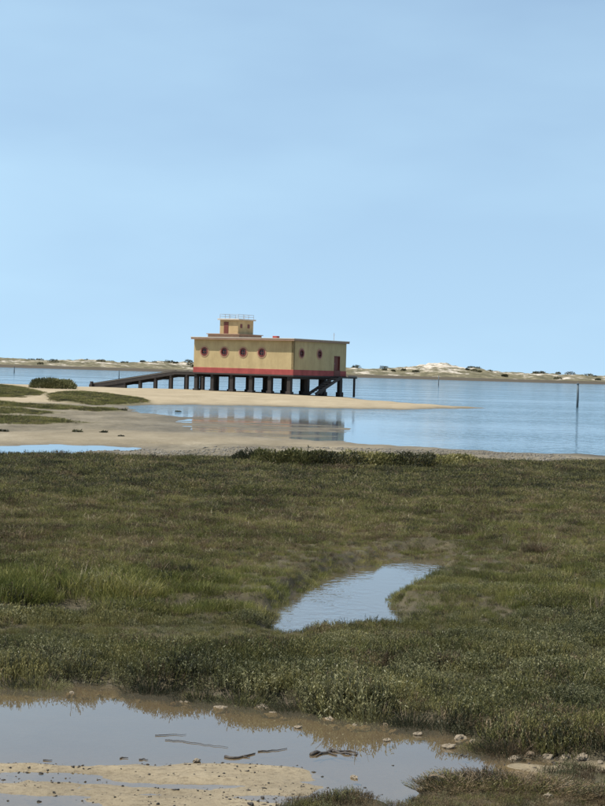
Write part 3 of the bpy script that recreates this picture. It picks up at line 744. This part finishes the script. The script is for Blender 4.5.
def wall(name, length, holes, zc, place, rects=()):
    """one wall plate with real openings; place(a, z, depth) gives house coordinates"""
    loops = [[Vector((0, Z2, 0)), Vector((length, Z2, 0)), Vector((length, Z3, 0)), Vector((0, Z3, 0))]]
    for hcen in holes:
        loops.append([Vector((hcen + RH * math.cos(t), zc + RH * math.sin(t), 0)) for t in [2 * math.pi * i / 32 for i in range(32)]])
    for a0, a1, b0, b1 in rects:
        loops.append([Vector((a0, b0, 0)), Vector((a1, b0, 0)), Vector((a1, b1, 0)), Vector((a0, b1, 0))])
    flat = [p for lp in loops for p in lp]
    tri = tessellate_polygon(loops)
    V = [place(p.x, p.y, 0) for p in flat]; F = [tuple(t) for t in tri]
    n = len(flat); V += [place(p.x, p.y, 0.28) for p in flat]
    F += [tuple(n + i for i in reversed(t)) for t in tri]
    k = 0
    for lp in loops:
        c = len(lp)
        F += [(k + i, k + (i + 1) % c, n + k + (i + 1) % c, n + k + i) for i in range(c)]
        k += c
    me = mesh(name, [(a, b, z - SZ) for a, b, z in V], F, 'plaster_yellow')
    bm = bmesh.new(); bm.from_mesh(me); bmesh.ops.recalc_face_normals(bm, faces=bm.faces); bm.to_mesh(me); bm.free()
    return link(name, me, H)
PL = lambda a, z, d: (a, d, z)
PR = lambda a, z, d: (d, a, z)
dv0, dv1 = on_face(333.8, vD, Cn), on_face(339.6, vD, Cn)
wall('wall', LU, pu, PZL, PL)
wall('wall', LV, pv, PZ, PR, [(dv0, dv1, Z2 + .002, 4.92)])
hb('wall', 'plaster_yellow', [(LU - .28, LU, .281, LV - .281, Z2, Z3 - .003)])
hb('wall', 'plaster_yellow', [(.281, LU, LV - .28, LV, Z2, Z3 - .003)])
def annulus(r0, r1, d0, d1, place, c, z, name, material, parent, n=32):
    V = []; F = []
    for i in range(n):
        t = 2 * math.pi * i / n; ct, st = math.cos(t), math.sin(t)
        for r, d in ((r0, d0), (r1, d0), (r1, d1), (r0, d1)):
            V.append(place(c + r * ct, z - SZ + r * st, d))
    for i in range(n):
        j = (i + 1) % n
        for q in range(4): F.append((i * 4 + q, i * 4 + (q + 1) % 4, j * 4 + (q + 1) % 4, j * 4 + q))
    me = mesh(name, V, F, material, False)
    bm = bmesh.new(); bm.from_mesh(me); bmesh.ops.recalc_face_normals(bm, faces=bm.faces); bm.to_mesh(me); bm.free()
    return link(name, me, parent)
def porthole(c, z, place):
    fr = annulus(RH - .12, RH + .03, -.05, .10, place, c, z, 'porthole', 'window_red', H)
    annulus(RH + .031, RH + .19, -.03, -.002, place, c, z, 'surround', 'surround_pink', fr)
    V = [place(c + (RH - .11) * math.cos(2 * math.pi * i / 24), z - SZ + (RH - .11) * math.sin(2 * math.pi * i / 24), .06) for i in range(24)]
    link('pane', mesh('pane', V, [tuple(range(24))], 'window_glass'), fr)
    mb = MB(); a = place(c - RH + .1, z - SZ, .03); b = place(c + RH - .1, z - SZ, .03); mb.bar(a, b, .05)
    mb.bar(place(c, z - SZ - RH + .1, .03), place(c, z - SZ + RH - .1, .03), .05); mb.build('glazing_bar', 'window_red', fr)
for c in pu: porthole(c, PZL, PL)
for c in pv: porthole(c, PZ, PR)
# door on the right face with frame and handle
d = hb('door', 'door_red', [(.12, .18, dv0 + .08, dv1 - .08, Z1 + .70, 4.86)])
hb('frame', 'door_red', [(-.03, .12, dv0, dv0 + .08, Z2 + .01, 4.91), (-.03, .12, dv1 - .08, dv1, Z2 + .01, 4.91), (-.03, .12, dv0 + .081, dv1 - .081, 4.83, 4.91)], d)
hb('handle', 'metal_pale', [(.06, .12, dv0 + .2, dv0 + .26, 3.9, 4.1)], d)
hb('door_sill', 'door_red', [(-.06, -.041, dv0 - .05, dv1 + .05, Z1 + .02, Z2 + .05)], d)
# roof slab, top edge with sunlight painted in as a pale tone, terrace, tower
hb('roof', 'roof_brown', [(-.30, LU + .20, -.42, LV + .20, Z3, Z3 + .20)], bevel=0.015)
hb('roof_edge', 'roof_pale_lit', [(-.33, LU + .23, -.45, LV + .23, Z3 + .203, Z3 + .29)], bevel=0.01)
T0 = Z3 + .292
hb('terrace', 'roof_brown', [(8.35, 12.78, 1.2, 6.0, T0, T0 + .36)], bevel=0.02)
hb('terrace_ledge', 'roof_brown', [(8.2, 12.9, 1.05, 6.12, T0 + .362, T0 + .45)], bevel=0.01)
T1 = T0 + .452; T2 = T1 + 1.62
tu0, tu1, tv0, tv1 = 9.05, 11.65, 2.0, 5.2
tw = hb('tower', 'plaster_tower', [(tu0, tu1, tv0, tv1, T1, T2)], bevel=0.02)
hb('tower_roof', 'roof_pale_lit', [(tu0 - .22, tu1 + .22, tv0 - .22, tv1 + .22, T2 + .002, T2 + .16)], tw, 0.01)
td = hb('tower_door', 'door_red', [(10.42, 11.05, tv0 - .03, tv0 - .003, T1 + .02, T2 - .22)], tw)
for a, b in ((2.45, 2.85), (3.95, 4.4)):
    f = hb('tower_window', 'window_red', [(tu0 - .03, tu0 - .003, a, b, T1 + .72, T1 + 1.18)], tw)
rl = []
for a in (tu0, (tu0 + tu1) / 2, tu1):
    for b in (tv0, tv0 + 1.07, tv0 + 2.13, tv1):
        if a in (tu0, tu1) or b in (tv0, tv1): rl.append((a - .02, a + .02, b - .02, b + .02, T2 + .16, T2 + .66))
for zz in (T2 + .41, T2 + .66):
    rl += [(tu0 - .02, tu1 + .02, tv0 - .018, tv0 + .018, zz, zz + .035), (tu0 - .02, tu1 + .02, tv1 - .018, tv1 + .018, zz, zz + .035),
           (tu0 - .018, tu0 + .018, tv0, tv1, zz + .001, zz + .034), (tu1 - .018, tu1 + .018, tv0, tv1, zz + .001, zz + .034)]
hb('tower_railing', 'metal_pale', rl, tw)
hb('chimney', 'paint_red', [(4.4, 5.0, 3.2, 3.8, T0, T0 + .32)], bevel=0.02)
hb('antenna', 'metal_pale', [(0.5, .55, 9.6, 9.65, T0, T0 + .95), (.4, .65, 9.605, 9.645, T0 + .7, T0 + .73)])
# stilts
pus = [on_face(x, uD, Cn) for x in (191.3, 211.8, 231.2, 250.5, 269.3, 288.6)]
pus = [min(max(q, .3), LU - .3) for q in pus]
pvs = [.3, .3 + (LV - .6) / 3, .3 + (LV - .6) * 2 / 3, LV - .3]
for a in pus:
    for b in pvs:
        s = hb('stilt', 'tarred_wood', [(a - .24, a + .24, b - .24, b + .24, 0.1, Z0 - .25)], bevel=0.03)
        hb('footing', 'tarred_wood', [(a - .34, a + .34, b - .34, b + .34, 0.0, .66)], s, 0.03)
    hb('beam', 'tarred_wood', [(a - .17, a + .17, 0, LV, Z0 - .25, Z0 - .002)])
# landing and stairs by the door
hb('landing', 'tarred_wood', [(-1.35, -.12, 8.2, LV + .35, Z1 - .22, Z1 - .06)])
hb('landing_edge', 'roof_pale_lit', [(-1.36, -.12, LV + .352, LV + .45, Z1 - .24, Z1 + .10)])  # coloured pale to paint the lit end of the landing
for b in (8.5, LV + .1):
    hb('landing_post', 'tarred_wood', [(-1.25, -1.05, b - .1, b + .1, 0.1, Z1 - .225)])
st = MB()
for xx in (-1.28, -.30):
    st.bar((xx, 8.25, Z1 - .2 - SZ), (xx, 2.9, .42 - SZ), .12, .34)
fixn(st.build('stair_stringer', 'tarred_wood', H))
for i in range(9):
    t = (i + .5) / 9; y = 8.1 + (3.1 - 8.1) * t; z = Z1 - .12 + (.5 - Z1 + .12) * t
    hb('stair_tread', 'grey_wood', [(-1.21, -.37, y - .22, y + .22, z - .03, z + .03)])
hb('brace', 'tarred_wood', [])
bpy.data.objects.remove([o for o in H.children if o.name.startswith('brace')][0])
br = MB(); br.bar((-.8, 4.6, .45 - SZ), (-.8, 6.9, 1.95 - SZ), .22, .3); fixn(br.build('stair_support', 'tarred_wood', H))

# ------------------------------------------------------------------ boat ramp
rv0, rv1 = 4.0, 7.2
def along(px, v):                                   # local u of the pixel column at local v
    o = Cn + vD * v; return on_face(px, uD, o)
uA = LU + .30; uB = along(174.5, rv0); uC = along(90, rv0)
RM = house_empty('boat_ramp', 'dark timber boat ramp sloping from the house down to the sand', 'ramp', (uA, rv0, SAND_Z))
def rb(name, material, mb, parent=None):
    mb.v = [(x - uA, y - rv0, z - SZ) for x, y, z in mb.v]; return fixn(mb.build(name, material, parent or RM))
zT, zE = 2.60, 0.62
for vv in (rv0, (rv0 + rv1) / 2, rv1):
    rb('stringer', 'tarred_wood', MB().bar((uA, vv, zT - .22), (uB, vv, zT - .22), .25, .34))
    rb('stringer', 'tarred_wood', MB().bar((uB, vv, zT - .22), (uC, vv, zE - .30), .25, .46))
rb('deck', 'grey_wood', MB().bar((uA, (rv0 + rv1) / 2, zT), (uB, (rv0 + rv1) / 2, zT), rv1 - rv0 + .3, .08))
rb('slipway_deck', 'grey_wood', MB().bar((uB + .01, (rv0 + rv1) / 2, zT - .03), (uC, (rv0 + rv1) / 2, zE), rv1 - rv0 + .3, .08))
for vv in (rv0 + .35, rv1 - .35):
    rb('rail', 'tarred_wood', MB().bar((uB, vv, zT + .06), (uC, vv, zE + .10), .14, .12))
q = uA + 1.2
while q < uB + (uC - uB) * 0.58:
    zt = zT - .35 if q < uB else zT - .4 + (zE - zT) * (q - uB) / (uC - uB)
    for vv in (rv0 + .1, rv1 - .1):
        rb('post', 'tarred_wood', MB().bar((q, vv, .05), (q, vv, zt), .32, .32))
    rb('cross_beam', 'tarred_wood', MB().bar((q, rv0 - .1, zt - .12), (q, rv1 + .1, zt - .12), .26, .26))
    q += 2.35
for i, fr in enumerate((0.68, 0.84)):
    q = uB + (uC - uB) * fr; zt = zT - .3 + (zE - zT) * fr
    rb('side_wall', 'tarred_wood', MB().box(q - 1.2, q + 1.9, rv0 - .05, rv0 + .2, 0.1, max(zt - .05, .3)))
rb('end_post', 'tarred_wood', MB().bar((uC - .5, rv0 - .25, .2), (uC - .5, rv0 - .25, 1.0), .3, .3))

# ------------------------------------------------------------------ poles standing in the lagoon
def pole(px, pyb, pyt, w, label, group=None, material='pole_grey'):
    b = at(px, pyb); t = at_dist(px, pyt, b.y); h = t.z
    e = empty('channel_pole', (b.x, b.y, -0.7), label, 'pole', group)
    MB().tube([(0, 0, 0), (0.01 * h, 0, h * .5 + .7), (0.0, 0, h + .7)], [w / 2, w / 2 * .95, w / 2 * .85], 8).build('shaft', material, e, smooth=True)
    MB().tube([(0, 0, h + .70), (0, 0, h + .76), (0, 0, h + .80)], [w * .6, w * .6, w * .2], 8).build('cap', material, e)
pole(577.3, 407.5, 384.0, .26, 'tall dark channel pole standing in the water at far right')
pole(438.5, 386.0, 376.0, .22, 'thin grey pole in the lagoon below the white sand hill')
pole(118.8, 379.0, 370.5, .22, 'thin grey pole in the lagoon behind the boat ramp')
pole(14.0, 373.0, 367.0, .3, 'small grey pole in the lagoon near the left edge')

# ------------------------------------------------------------------ bushes far and middle
e = shrub('saltbush', (lambda p: (p.x, p.y, hz(p.x, p.y) - .05))(at(53, 390.5, .3)), 2.5, 1.9, 1.0, 'round dark green bush on the sand at far left before the lagoon', 'bush',
          material='leaf_olive', n=7000, leaf=.2, seed=31)
hedge = [(258, 466, .42, 1.0), (281, 468, .52, 1.25), (305, 468.5, .56, 1.2), (331, 469, .50, 1.3), (357, 469, .54, 1.2), (383, 469, .50, 1.2), (409, 469.5, .52, 1.25), (434, 469.5, .48, 1.2), (456, 468, .40, 1.0)]
pos = ['leftmost', 'second', 'third', 'fourth', 'middle', 'sixth', 'seventh', 'second to last', 'rightmost']
pos = ['leftmost bush', 'second bush from left', 'third bush from left', 'fourth bush from left', 'middle bush', 'fourth bush from right', 'third bush from right', 'second bush from right', 'rightmost bush']
for i, (px, py, h, rx) in enumerate(hedge):
    p = at(px, py, .15)
    shrub('saltbush', (p.x, p.y, hz(p.x, p.y) - .03), rx * .85, .65, h * .95, pos[i] + ' of the dark hedge at the back of the marsh', 'bush', 'dark bushes along the back of the marsh',
          'leaf_glasswort' if i % 3 else 'leaf_dark', 2600, .085, 300 + i)

# ------------------------------------------------------------------ dune scrub on the far shore
bq = random.Random(5)
for i in range(46):
    px = bq.choice([bq.uniform(-20, 190), bq.uniform(350, 625)])
    if 425 < px < 470: px += 60
    c = int(np.argmin(abs(DTS - px))); r = bq.choice([14, 18, 22, 24, 26, 27])
    v = DV[r, c]; s = bq.uniform(0.7, 1.9)
    side = 'left' if px < 193 else 'right'
    if i < 40:
        shrub('dune_bush', tuple(v + [0, 0, -.2]), s * 1.7, s * 1.4, s, 'small dark scrub bush on the far dunes %s of the house' % side, 'bush', 'scrub bushes on the far dunes %s of the house' % side,
              'leaf_far', 260, .7, 500 + i, nstem=4)

# ------------------------------------------------------------------ foreground: clods, pebbles, sticks, clumps
def lump_mesh(name, seed, material, sub=2, rough=.35, squash=.6):
    bm = bmesh.new(); bmesh.ops.create_icosphere(bm, subdivisions=sub, radius=1)
    for v in bm.verts:
        n = v.co; d = 1 + rough * float(fbm(np.array([n.x * 1.6 + seed * 3.1 + n.z]), np.array([n.y * 1.6 - seed + n.z * 1.3]), seed, 3)[0])
        v.co = Vector((n.x * d, n.y * d * .85, n.z * d * squash))
    me = bpy.data.meshes.new(name); bm.to_mesh(me); bm.free(); me.materials.append(MATS[material])
    return me
CL = [lump_mesh('mud_clod', 10 + i, 'mud_pale', 3, .8, .62) for i in range(5)]
CB = [lump_mesh('mud_clod', 30 + i, 'mud_brown', 3, .8, .6) for i in range(3)]
clods = [(27, 690, 5), (72, 689, 9), (84, 690, 6), (100, 688, 6), (113, 690, 7), (123, 691, 4), (139, 692, 4), (176, 697, 7), (187, 698, 9), (217, 697, 8), (222, 703, 10), (254, 697, 9), (262, 702, 12),
         (272, 707, 9), (279, 709, 7), (283, 711, 5), (300, 715, 4), (330, 714, 11), (336, 719, 7), (354, 720, 12), (366, 720, 8), (386, 722, 10), (394, 725, 8), (462, 734, 12), (472, 737, 11), (480, 739, 8),
         (497, 744, 6), (515, 752, 10), (530, 755, 12), (548, 756, 12), (566, 756, 10), (583, 757, 12), (600, 760, 9), (575, 800, 16), (548, 806, 14), (437, 795, 14), (425, 800, 9)]
for i, (px, py, w) in enumerate(clods):
    p = at(px, py + 2 + (((i * 29) % 7) - 3) * (0.9 if px > 500 else 0.3), .02); s = w / FPX * p.y * (.72 if px < 500 else .40 + .05 * ((i * 5) % 4))
    o = link('mud_clod', CL[i % 5] if i % 7 else CB[i % 3], None, (p.x, p.y, hz(p.x, p.y) + s * .15))
    o.scale = (s * 1.15, s * .9, s * 1.05); o.rotation_euler = (bq.uniform(-.3, .3), bq.uniform(-.3, .3), bq.uniform(0, 6.28))
    if px > 540 and py > 790 or (px < 440 and py > 790):
        lab = 'pale mud clod beside the brown plant clump in the bottom right corner'; gr = 'mud clods in the bottom right corner'
    elif px > 500:
        which = {515: 'leftmost pale mud clod', 530: 'second pale mud clod from the left', 548: 'third pale mud clod from the left', 566: 'third pale mud clod from the right', 583: 'second pale mud clod from the right', 600: 'rightmost pale mud clod'}[px]
        lab = which + ' in the row right of the near pool'; gr = 'mud clods at the right end of the pool'
    else: lab = 'pale mud clod at the plant covered far edge of the near pool'; gr = 'mud clods along the far edge of the pool'
    tag(o, lab, 'mud clod', gr)
special = [(433, 737, 9, 'pale stone sitting in the near pool off the right bank', (387, 738)), (0, 0, 0, '', (0, 0))]
for px, py, w, lab in ((387, 741, 8, 'pale square stone standing in the right half of the near pool'), (418, 735, 9, 'pale flat stone close to the far bank of the near pool at right'),
                       (449, 748, 13, 'brown flat stone in the near pool at its right end'), (298, 728, 8, 'pale brown stone in the near pool close to the far bank, left of centre stone'),
                       (196, 762, 9, 'light brown mud lump on the near sandy edge of the pool'), (354, 778, 7, 'small pale stone with dark side on the wet mud at bottom centre')):
    p = at(px, py, 0); s = w / FPX * p.y * .55
    o = link('stone', CL[(px // 3) % 5], None, (p.x, p.y, s * .2)); o.scale = (s * 1.1, s * .8, s * .75); o.rotation_euler = (0, 0, px)
    tag(o, lab, 'stone')
PB = [lump_mesh('pebble', 50 + i, 'pebble_dark', 2, 1.0, .6) for i in range(4)]
peb = [(41, 771, 5), (53, 775, 3), (59, 781, 4), (54, 791, 5), (39, 799, 5), (8, 798, 4), (123, 784, 4), (138, 789, 3), (115, 796, 3), (158, 787, 2.5), (164, 788, 2.5), (178, 789, 4), (198, 789, 3), (210, 793, 3),
       (237, 768, 3.5), (250, 769, 3), (263, 795, 6), (258, 799, 4), (274, 796, 4), (158, 804, 5), (251, 803, 7), (297, 763, 3), (322, 774, 4), (345, 756, 2), (365, 785, 3.5), (382, 792, 3), (461, 753, 5), (465, 754, 6), (393, 763, 3)]
for i, (px, py, w) in enumerate(peb):
    p = at(px, py, 0.02); s = w / FPX * p.y * .42; zz = max(hz(p.x, p.y), -.005)
    o = link('pebble', PB[i % 4], None, (p.x, p.y, zz + s * .3)); o.scale = (s, s * .8, s); o.rotation_euler = (0, 0, i * 1.7)
    if py > 760 and px < 300: tag(o, 'small dark pebble on the sand bar below the near pool', 'pebble', 'dark pebbles on the sand bar')
    else: tag(o, 'small dark pebble in the shallow right half of the near pool', 'pebble', 'dark pebbles in the pool shallows')

def stick(pts, r, label, twigs=()):
    P = [at(a, b, 0) for a, b in pts]; e = empty('driftwood', (P[0].x, P[0].y, 0), label, 'driftwood')
    def ln(q, r0, nm):
        jr = random.Random(int(q[0][0] * 7 + q[0][1])); qq = []
        for (a0, b0), (a1, b1) in zip(q[:-1], q[1:]):
            m_ = max(2, int(abs(a1 - a0) / 4))
            qq += [(a0 + (a1 - a0) * t / m_ , b0 + (b1 - b0) * t / m_ + jr.uniform(-.55, .55)) for t in range(m_)]
        q = qq + [q[-1]]
        w = [at(a, b, 0) - P[0] for a, b in q]; w = [Vector((v.x, v.y, .006 + (.010 * math.sin(i * 1.9) if r0 > .012 else 0))) for i, v in enumerate(w)]
        MB().tube(w, [r0 * (1 - .6 * i / (len(w) - 1)) for i in range(len(w))], 6).build(nm, 'driftwood_dark', e, smooth=True)
    ln(pts, r, 'branch')
    for t in twigs: ln(t, r * .55, 'twig')
    return e
stick([(225, 757.5), (234, 758.5), (243, 757), (255, 754)], .012, 'dark twig floating in the near pool, left of the larger branch', [[(243, 757), (250, 758)]])
stick([(311, 755), (322, 753.5), (332, 752), (345, 754), (357, 755.5)], .018, 'dark branch lying in the near pool at its centre', [[(328, 753), (337, 756)], [(332, 752), (350, 751.5), (358, 754)], [(322, 753.5), (316, 757)]])
stick([(165, 740), (182, 742), (205, 745), (228, 748)], .004, 'long thin weed strand floating in the middle of the near pool')
stick([(155, 736), (170, 735), (186, 735)], .004, 'short thin weed strand floating above the long strand in the near pool')
stick([(258, 752), (272, 751), (287, 749)], .006, 'thin stem floating between the twig and the branch in the near pool')
stick([(43, 761), (47, 760.6), (52, 760.8)], .006, 'tiny dark twig floating at the left near edge of the pool')
stick([(120, 758.4), (124, 758), (128, 758.6)], .006, 'tiny dark twig floating near the sand bar, left of two')
stick([(139, 760.4), (144, 759.8), (148, 760.3)], .006, 'tiny dark twig floating near the sand bar, right of two')

# brown clump island at the lower right, front tufts and dead tufts in the meadow
sp = [(440, 783, .26, .17, 'brown plant clump at the left end of the lower right thicket'), (470, 780, .30, .17, 'brown plant clump second from left in the lower right thicket'),
      (500, 783, .28, .17, 'brown plant clump in the middle of the lower right thicket'), (532, 785, .30, .16, 'brown plant clump right of the middle of the lower right thicket'),
      (590, 790, .32, .18, 'dark brown plant clump at the right edge of the lower right thicket')]
for i, (px, py, rx, h, lab) in enumerate(sp):
    p = at(px + 14, py + 16, .03); tuft_shrub('marsh_shrub', (p.x, p.y, hz(p.x, p.y) - .005), rx, .2, h * .75, lab, 'shrub', 'brown clumps at the lower right', ['browned', 'browned', 'browned', 'glasswort', 'shade'], 34, 700 + i)
edge = [(12, 686, 'dark shrub leaning over the pool at the left edge of the photo'), (38, 687, 'dark shrub over the pool, second from the left edge'), (150, 692, 'dark upright shrub on the pool bank, left of the tallest'),
        (199, 699, 'tall dark shrub on the pool bank between two groups of mud clods'), (240, 703, 'dark shrub on the pool bank just left of the biggest mud clods'), (300, 709, 'dark shrub on the pool bank right of the biggest mud clods'),
        (352, 714, 'rounded dark shrub on the pool bank above the floating branch'), (374, 719, 'dark shrub on the pool bank right of the rounded one'), (415, 725, 'dark green shrub on the pool bank near the flat stone'),
        (515, 748, 'brownish shrub at the right tip of the near pool'), (500, 743, 'dark shrub just left of the right tip of the near pool')]
for i, (px, py, lab) in enumerate(edge):
    p = at(px, py - (7 if i < 9 else 2), .1); s = .70 + .3 * ((i * 37) % 10) / 10
    tuft_shrub('marsh_shrub', (p.x, p.y + .16, hz(p.x, p.y + .16) - .03), .28 * s, .15, .30 * s, lab, 'shrub', 'shrubs on the pool bank', [['shade', 'shade', 'glasswort'], ['glasswort', 'purslane', 'shade'], ['shade', 'shade']][i % 3] if i != 9 else ['browned', 'browned', 'shade'], 26, 800 + i)
for i, (px, py, s, lab) in enumerate([(55, 581, .8, 'dark brown dead tuft in the green meadow, leftmost of the group'), (84, 578, 1.2, 'largest dark brown dead tuft in the meadow at left'), (143, 567, .7, 'small dark dead tuft right of the largest, on the far side'),
                                 (156, 577, 1.2, 'broad dark dead tuft in the middle of the left meadow'), (187, 577, .9, 'dark brown dead tuft, rightmost in the left meadow'), (534, 556, 1.2, 'dark brown dead tuft in the meadow at right behind the creek'),
                                 (445, 661, .8, 'dark brown dead tuft in the right foreground marsh'), (575, 664, .7, 'small brown dead tuft near the right edge of the foreground marsh')]):
    p = at(px, py, .2); tuft_shrub('dead_tuft', (p.x, p.y, hz(p.x, p.y) + .02), .20 * s, .12 * s, .25 * s, lab, 'dead plant', 'dead tufts in the marsh', ['browned', 'shade', 'browned'], 14, 900 + i, True)

# shell and mud lumps on the flat behind the marsh
def gravel():
    V = []; F = []; base = bmesh.new(); bmesh.ops.create_icosphere(base, subdivisions=1, radius=1)
    bv = np.array([v.co[:] for v in base.verts]); bf = np.array([[v.index for v in f.verts] for f in base.faces]); base.free()
    P = poly([(-150, 450), (0, 456), (60, 452), (130, 449.5), (250, 449), (330, 449), (470, 451), (605, 457), (760, 462), (760, 474), (605, 469), (480, 468), (250, 467), (0, 463), (-150, 460)])
    n = 14000; ys = np.array([b for a, b in P]); Y = rng.uniform(ys.min(), ys.max(), n); X = rng.uniform(-.24, .24, n) * Y
    ok = (sdf(P, X, Y) > 0) & (fbm(X / 2.2, Y / 4, 301) > -.25); X, Y = X[ok], Y[ok]; Z = height(X, Y); ok = Z > 0; X, Y, Z = X[ok], Y[ok], Z[ok]
    for i in range(len(X)):
        s = 0.014 + 0.042 * rng.uniform() ** 2; sc = np.array([s * rng.uniform(.8, 1.7), s * rng.uniform(.7, 1.2), s * rng.uniform(.4, .9)])
        V.append(bv * (1 + rng.uniform(-.22, .22, (len(bv), 1))) * sc + [X[i], Y[i], Z[i] + s * .1]); F.append(bf + i * len(bv))
    o = link('shell_gravel', quads('shell_gravel', np.concatenate(V), np.concatenate(F), 'shell_stone'))
    tag(o, 'grey shells and mud lumps strewn on the flat behind the marsh', 'gravel', kind='stuff')
gravel()

# ------------------------------------------------------------------ wrack on the flats, dry stalks, grit on the sand bar
for i, (px, py, w, lab) in enumerate([(4, 432, 8, 'dark seaweed clump on the far flat at the left edge'), (77, 432.5, 9, 'dark seaweed clump on the pale sand left of centre of the flat'),
        (104, 433, 7, 'dark seaweed clump right of the wide one on the pale sand flat'), (121, 437, 5, 'small dark seaweed lump alone on the pale sand stripe'),
        (115, 409.5, 6, 'dark seaweed lump at the tip of the thin green strip, left of two'), (123, 410, 7, 'dark seaweed lump at the tip of the thin green strip, right of two'),
        (64, 455.5, 9, 'dark seaweed clump at the edge of the far left puddle'), (178, 411, 5, 'dark lump standing in the shallow water below the ramp')]):
    p = at(px, py, .05); zz = max(hz(p.x, p.y), -.01); sw = w / FPX * p.y
    e = empty('seaweed_clump', (p.x, p.y, zz), lab, 'seaweed')
    V, F = leaf_cloud(220, sw * .55, sw * .5, sw * .14, sw * .24, .1, 1200 + i); link('fronds', quads('fronds', V, F, 'leaf_dark'), e)
    o = link('clump_base', lump_mesh('clump_base', 70 + i, 'pebble_dark', 2, .6, .3), e); o.scale = (sw * .5, sw * .45, sw * .5)
for i, (px, py, h, lab) in enumerate([(598, 612, .30, 'pale dry stalks standing in the marsh at the right edge'), (505, 552, .30, 'pale dry stalks standing in the meadow behind the creek'),
        (455, 662, .2, 'small pale dry stalks beside a dead tuft in the right foreground')]):
    p = at(px, py, .15); tuft_shrub('dry_stalks', (p.x, p.y, hz(p.x, p.y)), .10, .08, h, lab, 'dry plant', None, ['straw'], 2, 1300 + i)
def grit():
    bv = np.array([(1, 0, 0), (-1, 0, 0), (0, 1, 0), (0, -1, 0), (0, 0, 1), (0, 0, -1)], float)
    bf = np.array([(0, 2, 4), (2, 1, 4), (1, 3, 4), (3, 0, 4), (2, 0, 5), (1, 2, 5), (3, 1, 5), (0, 3, 5)])
    n = 5200; Y = rng.uniform(11.2, 15.0, n); X = rng.uniform(-.24, .2, n) * Y; d = sdf(OPEN, X, Y)
    ok = (d > 0.03) & (fbm(X / .5, Y / .2, 501) > -.05); X, Y = X[ok], Y[ok]; Z = height(X, Y); ok = Z > -0.012; X, Y, Z = X[ok], Y[ok], Z[ok]
    V = []; F = []
    for i in range(len(X)):
        q = 0.003 + 0.010 * rng.uniform() ** 3; a = rng.uniform(0, 6.28); c_, s_ = math.cos(a), math.sin(a)
        W = bv * (1 + rng.uniform(-.3, .3, (6, 1))) * [q * rng.uniform(.8, 2.2), q, q * .6]
        V.append(np.stack([W[:, 0] * c_ - W[:, 1] * s_ + X[i], W[:, 0] * s_ + W[:, 1] * c_ + Y[i], W[:, 2] + max(Z[i], 0) + q * .2], -1)); F.append(bf + 6 * i)
    o = link('sand_grit', quads('sand_grit', np.concatenate(V), np.concatenate(F), 'driftwood_dark'))
    tag(o, 'dark grit and plant crumbs strewn over the sand bar by the near pool', 'grit', kind='stuff')
grit()
